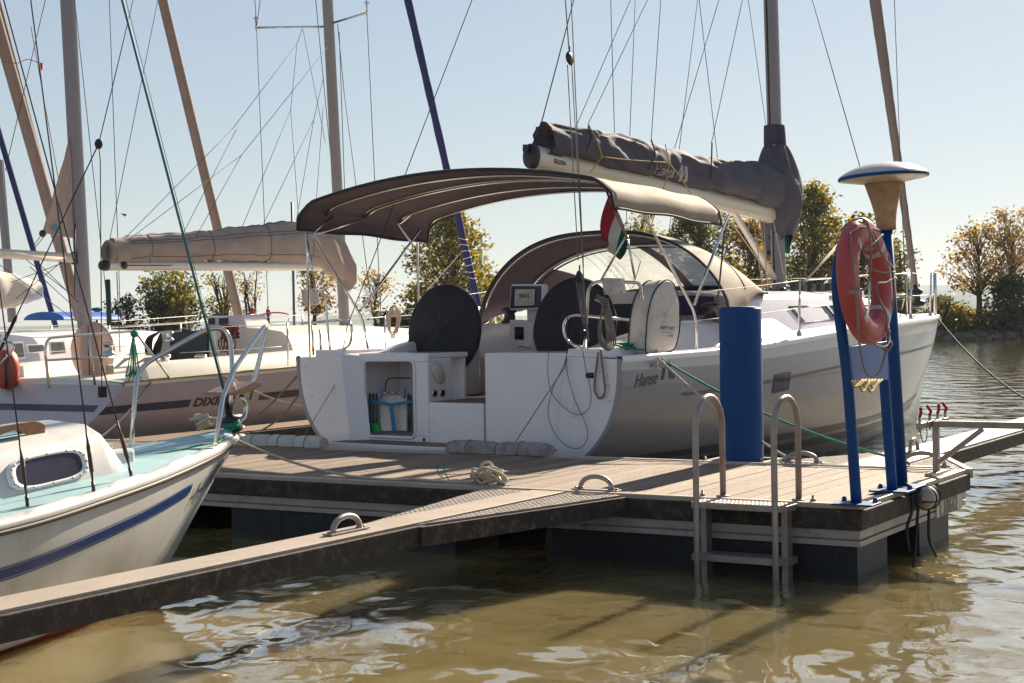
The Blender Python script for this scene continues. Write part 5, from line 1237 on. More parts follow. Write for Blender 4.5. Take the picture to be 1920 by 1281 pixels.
mb.build('patterned_bar', [mat('navy print', (.03, .03, .16), .7), bag_cloth, mat('yellow print', (.3, .25, .1), .7)], ch)
mb = MB(); c = L_(703, 806, .27)
for k in range(7): mb.tube([c + HB.l * ((.10 - .004 * k) * cos(a)) + HB.f * (.06 * sin(a)) + V((0, 0, .012 * k - .01)) for a in [2 * pi * j / 20 for j in range(20)]], .010, 6, closed=True)
tag(mb.build('hose_coil', mat('bright green hose', (.02, .30, .05), .4)), 'coil of bright green hose on the locker floor', 'hose')

# ------------------------------------------------------------------ the small blue decked cruiser in front
SB = Fr(DK.W(-7.56, 3.9, 0), 31.5)
SY = thing('small_cruiser', 'small old white cabin cruiser with pale blue decks and a blue side stripe', 'sailing boat', SB.W(0, 0, 0))
S = Hull(SB, 6.2, [(0, .72), (2, 1.0), (3.5, .95), (4.6, .72), (5.4, .43), (5.9, .19), (6.2, .015)], [(0, .71), (2, .69), (3.46, .735), (4.2, .79), (5, .85), (6.2, .94)],
         [(0, -.05), (3, -.30), (5.2, -.25), (6.2, -.15)], [(0, 2.2), (4, 1.9), (6.2, 1.1)], [(0, 2.0), (4, 1.6), (6.2, 1.05)], .95)
mb = MB(); S.shell(mb, 44, 22, mf=lambda t: 1 if t < .33 else 0); so_ = mb.build('hull', [hull_old, antifoul], SY)
def pxx(px):
    for xx in [4.3 + .01 * i for i in range(180)]:
        d = S.skin(xx, S.zs(xx) - .24, -1) - CP
        if 960 + FPX * d.dot(RT) / d.dot(FW) > px: return xx
    return 5.6
SE = pxx(352); mb = MB()
S.strip(mb, .1, SE, lambda x: S.zs(x) - .275 + .035 * max(0, x - 3.5), lambda x: S.zs(x) - .226 + .035 * max(0, x - 3.5), -1, 40); st_ = mb.islands('hull_stripe', blue_stripe, so_)
mb = MB(); S.strip(mb, .1, SE - .02, lambda x: S.zs(x) - .288 + .035 * max(0, x - 3.5), lambda x: S.zs(x) - .281 + .035 * max(0, x - 3.5), -1, 40); S.strip(mb, .1, SE - .02, lambda x: S.zs(x) - .220 + .035 * max(0, x - 3.5), lambda x: S.zs(x) - .215 + .035 * max(0, x - 3.5), -1, 40); mb.islands('pin_stripe', blue_stripe, so_)
mb = MB()
for sd in (-1, 1): mb.tube([S.pt(6.2 * i / 60, .965, sd) + SB.l * (sd * .008) for i in range(61)], .016, 8)
mb.islands('rub_rail', mat('dark brown rubbing strake', (.06, .04, .025), .6), so_)
mb = MB()
for sd in (-1, 1): mb.grid([[S.pt(x, 1, sd) + SB.l * (sd * dy) + V((0, 0, dz)) for dy, dz in ((.016, -.02), (.02, .0), (.0, .022), (-.05, .03), (-.065, .0))] for x in [6.19 * i / 60 for i in range(61)]])
for sd in (-1, 1):
    for x0, x1 in ((2.6, 3.25), (3.55, 4.05), (4.25, 4.7), (4.9, 5.35)):
        rows = []
        for i in range(11):
            x = x0 + (x1 - x0) * i / 10; h = .018 * min(1, i / 2, (10 - i) / 2); rows.append([S.pt(x, 1, sd) + SB.l * (sd * dy) + V((0, 0, .02 + dz)) for dy, dz in ((-.005, 0), (-.012, h), (-.05, h), (-.07, 0))])
        mb.grid(rows)
mb.islands('toe_rail', hull_old, SY)
mb = MB(); S.deck(mb, .0, 6.15, dz=.008, n=40, crown=.06); mb.build('deck', deck_blue, SY)
CX0, CX1 = 2.0, 4.65
def cab(x): 
    k = min(1, max(0, (4.72 - x) / .13)); w_ = .56 - .05 * max(0, x - 3) ; zd = S.zs(x) + .02; top = zd + (.275 + .02 * (3.5 - x)) * (k ** .85)
    return [(w_ + .03, zd - .02), (w_ + .01, zd + .03), (w_ - .05 * k, max(zd + .03, top - .04)), (w_ - .09 * k, max(zd + .03, top)), (w_ * .6, max(zd + .03, top + .045 * k)), (0, max(zd + .03, top + .065 * k))]
rows = []
for i in range(34):
    x = (CX0 + 2.5 * i / 17 if i < 18 else 4.5 + .22 * (i - 17) / 16); pr = cab(x); rows.append([SB.W(x, y, z) for y, z in pr] + [SB.W(x, -y, z) for y, z in pr[-2::-1]])
mb = MB(); mb.grid(rows); mb.add(rows[0], [tuple(range(11))]); cb_ = mb.build('cabin', hull_old, SY)
mb = MB()
for i in range(1): mb.grid([[SB.W(x, y, [cab(x)[4][1], cab(x)[5][1], cab(x)[4][1]][j] + .006) for j, y in enumerate((cab(x)[4][0] * 1.15, 0, -cab(x)[4][0] * 1.15))] for x in [2.1 + 2.0 * i / 16 for i in range(17)]])
mb.build('roof_panel', deck_blue, cb_)
def cw2(x, f, off=.006): (y0, za), (y1, zb_) = cab(x)[1], cab(x)[2]; return SB.W(x, -(y0 + (y1 - y0) * f) - off, za + (zb_ - za) * f)
for xc in (4.13, 3.0):
    def ov(k, s=1.0): 
        a = 2 * pi * k / 40; c_, s_ = cos(a), sin(a); return (xc + .27 * s * math.copysign(abs(c_) ** .55, c_), .49 + .40 * s * math.copysign(abs(s_) ** .65, s_))
    mb = MB(); mb.add([cw2(*ov(k, .91), .008) for k in range(40)], [tuple(range(40))]); wn = mb.build('window', glass_dk, SY)
    mb = MB(); mb.grid([[cw2(*ov(k, s), o_) for k in range(40)] for s, o_ in ((1.13, .002), (1.12, .014), (.92, .016), (.90, .006))], closed=True)
    wf = mb.build('frame', gel, wn)
    mb = MB()
    for k in range(0, 40, 2): mb.lathe(cw2(*ov(k, 1.02), .014), [(.008, 0), (.007, .004), (.0005, .005)], 8, -SB.l)
    mb.islands('screw', galv, wn)
for y in (-.30, .32):
    zr = lambda x: cab(min(x, 4.3))[4][1] + .004; top = []; bot = []
    for i in range(61):
        x = 2.0 + 2.26 * i / 60; e = max(0, x - 4.18) / .08; q = ((x - 2.0 + .1) % .62) / .62; arch = .042 * max(0, sin(pi * (q - .22) / .56)) ** .6 if .22 < q < .78 and x < 4.1 else 0
        top.append(SB.W(x, y - .016, zr(x) + .062 - .03 * e * e)); bot.append(SB.W(x, y - .016, zr(x) - .01 + arch))
    mb = MB(); mb.grid([top, bot, [p + SB.l * .032 for p in bot], [p + SB.l * .032 for p in top], top], smooth=False); mb.add([top[-1], bot[-1], bot[-1] + SB.l * .032, top[-1] + SB.l * .032], [(0, 1, 2, 3)])
    mb.build('grab_rail', varnish, SY)
mb = MB(); mb.obox(SB.W(4.62, 0, S.zs(4.62) + .10), SB.f * .32, SB.l * .33, (0, 0, .05)); hb = mb.build('fore_hatch', hull_old, SY, bevel=.02)
mb = MB(); mb.obox(SB.W(4.55, 0, S.zs(4.6) + .172), SB.f * .27, SB.l * .27, (0, 0, .018)); mb.build('hatch_lid', clear_mat('cloudy hatch lid', (.62, .66, .64), .9, .15), hb, bevel=.012)
def deckp(px, py, z=None): # a point on the small boat's deck seen at a pixel
    zz = .80
    for _ in range(6): p = SB.on(px, py, z=zz); l = SB.L(p); zz = S.zs(l[0]) + .03
    return p
for lb, ch_, top in (('a', (52, 948), (0, 545)), ('b', (176, 920), (58, 0)), ('c', (247, 892), (7, 0))):
    b_ = deckp(*ch_); bl = SB.L(b_); yy = bl[1]; tp = SB.on(*top, y=yy * .5 if top[1] == 0 else yy * .75)
    d = (tp - b_).normalized(); mb = MB(); mb.tube([b_ + d * .30, b_ + (tp - b_) * 1.25], .0045, 6)
    mb.build('shroud', wire, SY)
    mb = MB(); mb.tube([b_ - V((0, 0, .02)), b_ + d * .05], .010, 6); mb.tube([b_ + d * .05, b_ + d * .10, b_ + d * .12, b_ + d * .24, b_ + d * .26, b_ + d * .33], [.005, .008, .011, .011, .007, .005], 8); mb.tube([b_ + d * .10 + SB.f * .01, b_ + d * .24 + SB.f * .01], .006, 5); mb.build('turnbuckle', mat('dark bronze', (.07, .05, .04), .4, .6), SY)
tp = SB.on(72, 118, y=-.42); mb = MB(); mb.prism([tp, tp + V((.022, 0, .0)), tp + V((.02, 0, -.04)), tp + V((.004, 0, -.035))], (0, .01, 0)); mb.tube(spline([tp, tp + V((-.06, 0, .02)), tp + V((-.12, 0, .0)), tp + V((-.2, 0, .01))], 4), .002, 4); mb.build('wind_pennant', red_shirt, SY)
PX_ = min([3.6 + .02 * i for i in range(120)], key=lambda x: abs((lambda d: 960 + FPX * d.dot(RT) / d.dot(FW))(S.pt(x, 1, 1) - SB.l * .05 - CP) - 243))
# bow rail, forestay with furling drum, seat
mb = MB()
pp = lambda px, py, y: SB.on(px, py, y=y)
mb.tube(fillet([S.pt(PX_, 1, 1) - SB.l * .05, pp(258, 690, .46), pp(396, 612, .20), pp(432, 622, .12), pp(436, 700, .06), pp(432, 782, .04)], .12, 8), .0165, 10)
mb.tube(fillet([deckp(404, 832), pp(418, 745, -.20), pp(440, 690, -.16), pp(496, 612, -.06), pp(500, 617, -.06), pp(480, 700, -.02), pp(466, 750, .0)], .03, 6), .0165, 10)
mb.tube(fillet([pp(452, 742, .0), pp(462, 760, .0), pp(460, 780, .0), SB.W(6.1, 0, .93)], .03), .0165, 10)
mb.islands('bow_rail', steel, SY)
mb = MB(); q = [(428, 742), (434, 736), (455, 727), (480, 716), (490, 718), (490, 724), (470, 735), (440, 741)]; mb.prism([pp(*p, -.10) for p in q], SB.l * .24); mb.build('bow_seat', varnish, SY, bevel=.006)
f0 = SB.W(5.98, 0, .955); f1_ = pp(428, 765, 0); ff = pp(229, 0, 0); fd = (ff - f1_).normalized()
mb = MB(); mb.tube([f1_, f1_ + (ff - f1_) * 1.3], .0085, 7); mb.build('forestay', rope_t, SY)
mb = MB(); mb.tube([f1_ + V((.012, 0, 0)), pp(236, 0, 0)], .0025, 5); mb.build('halyard', rope_g, SY)
dc = pp(434, 793, .0); mb = MB(); mb.lathe(dc - fd * .05, [(.035, -.02), (.078, 0), (.08, .008), (.055, .012)], 20, fd); mb.lathe(dc + fd * .03, [(.055, -.01), (.08, 0), (.082, .01), (.03, .02), (.015, .11)], 20, fd); mb.tube([f0, dc - fd * .05], .02, 8); fdr = mb.build('furling_drum', black, SY)
mb = MB(); mb.lathe(dc - fd * .04, [(.056, 0), (.060, .03), (.056, .065)], 18, fd); mb.build('drum_line', rope_gr, fdr)
mb = MB(); e0 = dc - fd * .01 + SB.l * -.06; mb.tube(spline([e0, pp(424, 815, -.06), deckp(413, 828)], 5), .006, 6); mb.tube(spline([deckp(413, 828), deckp(360, 838), deckp(300, 850), deckp(235, 862)], 5), .006, 6); mb.build('furling_line', rope_gr, SY)
mb = MB()
def bown(u, dz):
    x = 5.50 + .62 * u; z = itp(S.keel, x) + (S.zs(x) - itp(S.keel, x)) * (.735 + .075 * u) + dz
    return S.skin(x, z, -1, .014)
lettering(mb, 'H-16007', .17, lambda x, z: bown(x / .62, z * 1.05), shear=.12, bold=.004); mb.build('registration', print_bl, so_)
mb = MB(); pts = []; rs = random.Random(21)
for i in range(22): pts.append(deckp(392, 812) + V((rs.uniform(-.12, .12), rs.uniform(-.08, .08), rs.uniform(.02, .13))))
mb.tube(spline(pts, 6), .011, 7); tag(mb.build('rope_bundle', rope_w), 'bundle of cream rope on the fore deck behind the bow rail', 'rope')
a = SB.W(6.1, -.03, .95); b = hp + DK.l * .03 + V((0, 0, .03)); m1 = DK.on(560, 862, z=.72)
line('mooring_line', 'cream mooring line from the small cruiser bow to the rope heap', sag(a, DK.W(.10, 3.45, D0 + .02), .09, 12) + [DK.W(.09, 3.1, D0 + .015), b], .0095, rope_w)
line('loose_line', 'teal line lying over the cabin roof of the small cruiser', [SB.W(2.4, .05, 1.12), SB.W(3.0, .08, 1.13), SB.W(3.6, .10, 1.12), SB.W(4.05, -.05, 1.09)], .008, rope_t)
# ------------------------------------------------------------------ the cream yacht behind, and the boats further left
DX = Fr(DK.W(2.9, 10.67, 0), 31.5)
DY = thing('cream_yacht', 'cream sailing yacht with DIXIE32 on its side and a tan covered boom', 'sailing yacht', DX.W(0, 0, 0))
X = Hull(DX, 9.7, [(0, 1.38), (2, 1.56), (5, 1.58), (7.5, 1.1), (9, .45), (9.7, .02)], [(0, 1.06), (3, 1.15), (6, 1.25), (9.7, 1.40)], [(0, .05), (4, -.3), (9.7, -.1)], [(0, 2.2), (5, 2.2), (9.7, 1.2)], [(0, 2.3), (5, 2.2), (9.7, 1.1)], .9, 1.15)
mb = MB(); rw = X.shell(mb, 40, 18); mb.add(rw[0], [tuple(range(len(rw[0])))]); xo = mb.build('hull', hull_pink, DY)
mb = MB()
def xz(x): return X.zs(x) - .225 - .012 * x
TX0 = None
for xx in [.3 + .02 * i for i in range(200)]:
    d = X.skin(xx, xz(xx) - .05, -1) - CP; 
    if 960 + FPX * d.dot(RT) / d.dot(FW) > 362: TX0 = xx; break
X.strip(mb, .0, TX0 - .05, lambda x: xz(x) - .085, xz, -1, 20); X.strip(mb, TX0 + .98, 8.9, lambda x: xz(x) - .085, xz, -1, 30); X.strip(mb, .3, 8.9, lambda x: xz(x) - .08, xz, 1, 30)
# the stripe across the raked stern
def xst(y, z): return DX.W(-X.trake * (1 - X.t_of(0, z)) - .006, y, z)
mb.grid([[xst(y, .785), xst(y, .85)] for y in [-1.24 + 2.4 * i / 10 for i in range(11)]]); mb.islands('hull_stripe', navy_stripe, xo)
mb = MB(); lettering(mb, 'DIXIE32', .135, lambda x, z: X.skin(TX0 + x * 1.28, xz(TX0 + x) - .085 + z, -1, .006), bold=.004); mb.build('hull_lettering', print_dk, xo)
mb = MB()
for sd in (-1, 1):
    mb.grid([[X.pt(x, 1, sd) + DX.l * (sd * dy) + V((0, 0, dz)) for dy, dz in ((.01, -.02), (.014, 0), (0, .025), (-.04, .03), (-.05, 0))] for x in [9.68 * i / 40 for i in range(41)]])
mb.islands('toe_rail', gel_cream, DY)
mb = MB()
for sd in (-1, 1): mb.tube([X.pt(9.6 * i / 30, 1, sd) + V((0, 0, .03)) for i in range(31)], .014, 6)
mb.islands('gold_strake', mat('gold strake', (.40, .28, .10), .5), DY)
mb = MB(); X.deck(mb, 0, 9.65, dz=.005); mb.build('deck', gel_cream, DY)
mb = MB()
for sd in (-1, 1):
    rows = []
    for i in range(15):
        x = .55 + 3.2 * i / 14; z0_ = X.zs(x); h = z0_ + .20 - .03 * (i < 1); rows.append([DX.W(x, sd * (X.b(x) - .20), z0_), DX.W(x, sd * (X.b(x) - .27), h - .03), DX.W(x, sd * (X.b(x) - .31), h), DX.W(x, sd * (X.b(x) - .58), h), DX.W(x, sd * (X.b(x) - .62), z0_ - .2)])
    mb.grid(rows); mb.add(rows[0], [tuple(range(5))]); mb.add(rows[-1], [tuple(range(5))])
mb.islands('coaming', gel_cream, DY)
mb = MB(); DP = lambda px, py, y: DX.on(px, py, y=y)
cbx = [(3.3, 1.02), (5, 1.05), (7, .85), (8.4, .4)]; ctx = [(3.3, 1.60), (4.2, 1.62), (5.5, 1.60), (7, 1.53), (8.4, 1.40)]
rows = []
for i in range(24):
    x = 3.3 + 5.1 * i / 23; w_ = itp(cbx, x); tz = itp(ctx, x); zd = X.zs(x); rows.append([DX.W(x, s * a, z) for s, a, z in [(1, w_ + .1, zd), (1, w_ - .04, tz - .09), (1, w_ - .16, tz), (1, w_ * .5, tz + .05), (1, 0, tz + .06), (-1, w_ * .5, tz + .05), (-1, w_ - .16, tz), (-1, w_ - .04, tz - .09), (-1, w_ + .1, zd)]])
mb.grid(rows); mb.add(rows[0], [tuple(range(9))]); mb.add(rows[-1], [tuple(range(9))]); mb.build('coachroof', gel_cream, DY)
mb = MB(); mb.prism([DX.on(318, 624, x=2.95), DX.on(388, 618, x=2.95), DX.on(388, 688, x=2.95), DX.on(318, 690, x=2.95)], DX.f * .05); mb.build('companionway_door', dark_green, DY, bevel=.008)
mb = MB(); mb.prism([DX.on(300, 622, x=2.99), DX.on(318, 620, x=2.99), DX.on(318, 690, x=2.99), DX.on(300, 690, x=2.99)], DX.f * .2); mb.prism([DX.on(389, 616, x=2.99), DX.on(406, 612, x=2.99), DX.on(406, 690, x=2.99), DX.on(389, 690, x=2.99)], DX.f * .2); mb.islands('door_frame', gel_cream, DY)
mb = MB(); q = [DX.on(388, 594, x=3.3), DX.on(452, 590, x=3.3), DX.on(462, 616, x=3.3), DX.on(388, 618, x=3.3)]; mb.prism(q, DX.f * .5); ip = mb.build('instrument_pod', gel_side, DY, bevel=.03)
mb = MB()
for a, b in ((391, 403), (411, 428)): mb.prism([DX.on(a, 597, x=3.296), DX.on(b, 596, x=3.296), DX.on(b, 608, x=3.296), DX.on(a, 609, x=3.296)], DX.f * -.012)
mb.islands('instrument', black, ip, bevel=.004)
mb = MB(); c = DX.on(174, 661, x=.75); rows = []
for rr, hh in ((0, .045), (.12, .043), (.22, .037), (.30, .028), (.345, .016), (.352, 0), (.345, -.012)):
    rows.append([c + (DX.l * cos(a) + V((0, 0, 1)) * sin(a)) * rr * (1.04 if sin(a) > 0 else 1.0) - DX.f * (hh + .012 * noise.noise(V((cos(a) * 2, 0, 1))) * rr * 3) for a in [2 * pi * j / 48 for j in range(48)]])
mb.grid(rows, closed=True); wo = mb.build('wheel_cover', wheel_pink, DY)
mb = MB(); mb.bar(DX.on(165, 609, x=.70), DX.on(168, 716, x=.70), .008, .006); mb.build('cover_seam', wire, wo)
mb = MB()
for px, py in ((204, 668), (309, 690), (377, 690), (318, 640)): winch(mb, DX, *DX.L(DP(px, py, -1.02 if py > 645 else .3)), 1.0 if py > 660 else .75)
mb.islands('winch', steel, DY)
mb = MB()
mb.tube(fillet([DP(92, 728, -1.33), DP(84, 655, -1.33), DP(90, 634, -1.33), DP(168, 627, -1.33), DP(252, 621, -1.33), DP(285, 665, -1.40), DP(320, 712, -1.45)], .07), .0145, 9)
mb.tube([DP(86, 676, -1.33), DP(170, 671, -1.33), DP(290, 668, -1.33)], .0125, 8); mb.tube([DP(166, 628, -1.33), DP(178, 722, -1.33)], .0125, 8)
mb.tube(fillet([DX.W(-.0, 1.2, 1.1), DX.W(0, 1.2, 1.6), DX.W(0, .6, 1.62)], .08), .0145, 9); mb.tube(fillet([DP(0, 640, .1), DP(24, 642, 0), DP(26, 654, 0), DP(0, 684, .1)], .04), .0135, 8); mb.islands('pushpit', steel, DY)
mb = MB()
for x in (2.6, 4.6, 6.4, 8.0):
    for sd in (-1, 1): a = X.pt(x, 1, sd) + DX.l * (-sd * .05); mb.tube([a, a + V((0, 0, .58))], .012, 8)
mb.islands('stanchion', steel, DY)
mb = MB()
for sd in (-1, 1):
    for h in (.29, .57):
        pl = [DX.W(.9, sd * 1.36, 1.1 + h)] + [X.pt(x, 1, sd) + DX.l * (-sd * .05) + V((0, 0, h)) for x in (2.6, 4.6, 6.4, 8.0, 9.2)]
        for a, b in zip(pl, pl[1:]): mb.tube(sag(a, b, .008, 5), .004, 5)
mb.islands('lifeline', wire_lt, DY)
mb = MB(); mb.tube(fillet([DX.on(508, 640, y=-.5), DX.on(516, 626, y=-.5), DX.on(680, 628, y=-.45), DX.on(684, 640, y=-.45)], .06), .012, 8); mb.build('grab_rail', steel, DY)
mb = MB(); q = DX.on(226, 400, y=-.9); mb.prism([q, q + V((.07, 0, -.012)), q + V((.05, 0, -.04))], (0, .004, 0)); mb.build('burgee', flag_g, DY)
# rig
M0, M1 = DX.on(646, 612, y=0), DX.on(614, 0, y=0); md_ = (M1 - M0); mb = MB(); rows = []
for k in range(12):
    p = M0 + md_ * (k / 11 * 1.9); rows.append([p + DX.f * (.095 * cos(a)) + DX.l * (.065 * sin(a)) for a in [2 * pi * j / 20 for j in range(20)]])
mb.grid(rows, closed=True); mo = mb.build('mast', mat('pinkish aluminium mast', (.30, .255, .25), .4, .2, var=.05), DY)
mb = MB(); mb.tube([DX.on(608 + 10, 50, y=0), DX.on(481, 52, y=.95)], .016, 6); mb.tube([DX.on(622, 44, y=0), DX.on(688, 24, y=-.95)], .016, 6)
for p, y in (((480, 50), .95), ((688, 22), -.95)): q = DX.on(*p, y=y); mb.tube([q - V((0, 0, .05)), q + V((0, 0, .15))], .014, 6); mb.obox(q + V((0, 0, .12)), (.035, 0, 0), (0, .015, 0), (0, 0, .012))
mb.islands('spreader', steel, mo)
B0, B1 = DX.on(194, 498, y=0), DX.on(640, 500, y=0); mb = MB(); bd2 = (B1 - B0).normalized()
mb.grid([[B0.lerp(B1, t) + DX.l * (.055 * cos(a)) + V((0, 0, 1)) * (.062 * sin(a)) for a in [2 * pi * j / 16 for j in range(16)]] for t in (0, .5, 1)], closed=True); bo2 = mb.build('boom', alu, DY)
mb = MB(); mb.lathe(B0 + bd2 * .01, [(.0, -.05), (.055, -.045), (.066, 0), (.066, .04)], 16, bd2); mb.lathe(B0 + bd2 * .28 - DX.l * .06, [(.05, 0), (.04, .02), (0, .025)], 12, -DX.l); mb.bar(B0 + bd2 * .3 - DX.l * .062, B0 + bd2 * 1.1 - DX.l * .062, .008, .012); mb.build('boom_end', black, bo2)
ct = [(0, .03, .29), (.04, .02, .34), (.3, .05, .42), (.6, .06, .55), (.8, .03, .62), (.92, -.03, .55), (1.0, -.10, .43), (1.035, -.18, .18)]
mb = MB(); rows = []
for k in range(80):
    t = .03 + 1.0 * k / 79; lo, hi = itp([(a, b) for a, b, c in ct], t), itp([(a, c) for a, b, c in ct], t); p = B0.lerp(B1, t); row = []
    lo -= .20 * max(0, (t - .86) / .17) ** 1.5
    for j in range(32):
        a = 2 * pi * j / 32; wd = .10 + .05 * t + .03 * noise.noise(V((t * 7, sin(a), 2))) + (.09 * sin(t * 62 + 2 * sin(a)) * max(0, t - .66)); c_, s_ = cos(a), sin(a)
        row.append(p + DX.l * (wd * math.copysign(abs(c_) ** .8, c_) * (1 - .35 * max(0, s_)) + .022 * noise.noise(V((t * 26 + s_ * 2, s_ * 2, c_)))) + V((0, 0, (lo + hi) / 2 + (hi - lo) / 2 * math.copysign(abs(s_) ** .8, s_) + .012 * noise.noise(V((t * 22, 3, s_))))))
    rows.append(row)
for k, row in enumerate(rows):
    t = k / 79; cx = sum(row, V((0, 0, 0))) / 32
    for j in range(32):
        a = 2 * pi * j / 32; dd = row[j] - cx
        f = .10 * noise.noise(V((t * 9 + sin(a) * 1.3, sin(a) * 2.2, 9))) + .07 * noise.noise(V((t * 30 + sin(a) * 5, cos(a) * 3, 4))) - .10 * math.exp(-((sin(a) - .30 - .25 * t) / .10) ** 2) - sum(.10 * math.exp(-((t - q) / .008) ** 2) for q in (.12, .36, .60, .80))
        row[j] = cx + dd * (1 + f)
mb.grid(rows, closed=True); mb.add(rows[0], [tuple(range(32))]); mb.add(rows[-1], [tuple(range(32))]); so2 = mb.build('sail_cover', sail_tan, DY)
hem = mat('dark hem', (.10, .09, .12), .8)
for j, r_ in ((8, .014), (13, .006), (14, .006), (19, .005)):
    mb = MB(); mb.tube([r[j] for r in rows[4:66]], r_, 6); mb.build('hem', hem, so2)
for k in (10, 29, 48, 63):
    mb = MB(); cx = sum(rows[k], V((0, 0, 0))) / 32; mb.tube([cx + (p - cx) * 1.02 for p in rows[k]], .008, 5, closed=True); mb.build('tie', rope_g, so2)
mb = MB(); c = B0.lerp(B1, .035) + V((0, 0, .14)); mb.grid([[c - bd2 * d + DX.l * (r * .7 * cos(a)) + V((0, 0, r * sin(a) + .02)) for a in [2 * pi * j / 16 for j in range(16)]] for d, r in ((.0, .13), (.09, .15), (.12, .12), (.02, .08))], closed=True); mb.build('cover_mouth', sail_tan, so2)
mb = MB(); j0_, j1_ = DX.on(897, 575, y=0), DX.on(765, 0, y=0); jd_ = j1_ - j0_
rows = [[j0_ + jd_ * (k / 40 * 1.8) + (DX.f * cos(a) + DX.l * sin(a)) * (.062 + .004 * sin(k * 2.1)) for a in [2 * pi * q / 12 for q in range(12)]] for k in range(41)]
mb.grid(rows, closed=True); fs = mb.build('furled_sail', sail_blue, DY)
mb = MB()
for k in range(7):
    p = j0_ + jd_ * (.10 + .022 * k); mb.tube([p + (DX.f * cos(a) + DX.l * sin(a)) * .07 + jd_.normalized() * (.02 * sin(a + k)) for a in [2 * pi * q / 12 for q in range(12)]], .008, 5, closed=True)
mb.tube([j0_ + jd_ * .2, DX.on(800, 545, y=0.4)], .009, 5); mb.islands('sail_lashing', wire_lt, fs)
def lines(name, m, segs, fr, parent, ext=True, r=.0045):
    mb = MB()
    for a, ya, b, yb in segs:
        p, q = fr.on(*a, y=ya), fr.on(*b, y=yb); q = q + (q - p).normalized() * (.16 if name == 'lazy_jack' and b[1] > 370 else 0); mb.tube([p + ((p - q) * .4 if ext and a[1] <= 0 else V((0, 0, 0))), q], r, 5)
    return mb.islands(name, m, parent)
lines('shroud', wire, [((478, 0), .8, (481, 52), .95), ((481, 52), .95, (505, 640), 1.4), ((488, 0), .8, (481, 50), .95), ((686, 0), -.9, (688, 22), -.95), ((688, 25), -.95, (715, 610), -1.45), ((592, 0), .2, (627, 365), .25), ((633, 45), -.1, (645, 172), -.1), ((645, 172), -.1, (700, 600), -1.3), ((636, 60), -.1, (647, 380), -.1)], DX, DY, r=.0055)
lines('lazy_jack', wire, [((567, 53), .3, (557, 82), .3), ((557, 82), .3, (435, 243), .15), ((435, 243), .15, (244, 437), .1), ((557, 82), .3, (545, 206), .2), ((545, 206), .2, (459, 414), .1), ((545, 206), .2, (558, 384), .1), ((617, 85), -.1, (453, 291), -.1), ((453, 291), -.1, (254, 440), -.1), ((443, 243), -.1, (350, 425), -.1), ((453, 291), -.1, (378, 425), -.1), ((606, 147), -.1, (588, 225), -.1), ((588, 225), -.1, (500, 408), -.1), ((568, 55), .3, (610, 268), .2), ((590, 215), .1, (558, 400), .1), ((606, 200), .1, (592, 390), .1)], DX, DY, r=.004)
lines('topping_lift', wire, [((296, 0), 0, (200, 478), 0)], DX, DY)
mb = MB(); bk0 = DX.on(185, 270, x=-.2); mb.tube([DX.on(250, 0, x=.6) + (DX.on(250, 0, x=.6) - bk0) * .4, bk0], .006, 6); mb.tube([bk0, DX.on(188, 300, x=-.2), DX.on(191, 735, y=-1.3)], .006, 6); e = DX.on(-5, 668, x=.0); mb.tube([bk0, e], .0075, 6); mb.tube([e.lerp(bk0, .02), e.lerp(bk0, .05), e.lerp(bk0, .19), e.lerp(bk0, .2)], [.012, .02, .02, .012], 8); mb.ball(bk0, .045, sc=(1, .6, 1.3)); c = DX.on(192, 735, y=-1.32); mb.obox(c, DX.f * .035, DX.l * .03, (0, 0, .06)); mb.build('backstay', rope_k, DY)
mb = MB(); mb.tube([DX.on(202, 525, y=0), DX.on(205, 610, y=-.1)], .03, 8); mb.tube([DX.on(219, 510, y=0), DX.on(225, 660, y=-.2)], .006, 5); mb.islands('mainsheet', mat('dark green sheet', (.03, .06, .05), .8), DY)
mb = MB(); mb.obox(DX.on(206, 693, y=-1.06), DX.f * .05, DX.l * .02, (0, 0, .055)); mb.build('cockpit_speaker', mat('cream box', (.5, .42, .3), .5), DY, bevel=.012)
mb = MB()
for k in range(5): x0 = 246 + k * 2; mb.tube(spline([DX.on(250, 624, y=-1.36), DX.on(x0, 650, y=-1.38), DX.on(x0 + (k - 2) * 3, 690, y=-1.39), DX.on(x0 + (k - 2) * 5, 706 + k, y=-1.39), DX.on(250, 690, y=-1.4), DX.on(251, 640, y=-1.4)], 5), .008, 6)
mb.tube(spline([DX.on(248, 700, y=-1.38), DX.on(238, 716, y=-1.36), DX.on(222, 718, y=-1.34), DX.on(205, 715, y=-1.3)], 5), .006, 6); mb.ball(DX.on(252, 626, y=-1.36), .045)
tag(mb.build('rope_hank', rope_gr), 'green rope hank knotted to the pushpit of the cream yacht', 'rope')
mb = MB()
for k in range(7): x0 = 283 + k * 2; mb.tube(spline([DX.on(300, 622, x=2.9), DX.on(x0 - 8, 635, x=2.88), DX.on(x0 - 10, 660, x=2.86), DX.on(x0, 668 + k, x=2.86), DX.on(x0 + 8, 645, x=2.87), DX.on(302, 624, x=2.9)], 5), .009, 6)
tag(mb.build('rope_coil', rope_k), 'black rope coil left of the dark companionway door', 'rope')
mb = MB()
for k in range(6): 
    c = DX.on(432, 612 + k * 4, x=2.9); mb.tube([c + DX.l * ((.13 + .01 * (k % 2)) * cos(a)) + DX.f * (.07 * sin(a)) + V((0, 0, .01 * sin(a * 3 + k))) for a in [2 * pi * j / 20 for j in range(20)]], .014, 6, closed=True)
for k in range(5): x0 = 414 + k * 5; mb.tube(spline([DX.on(428, 625, x=2.83), DX.on(x0 - 4, 640, x=2.82), DX.on(x0 + 2, 660, x=2.81), DX.on(x0 + 8, 640, x=2.82), DX.on(430, 625, x=2.83)], 5), .009, 6)
tag(mb.build('rope_coil', rope_red), 'maroon rope coiled round the cabin top winch', 'rope')
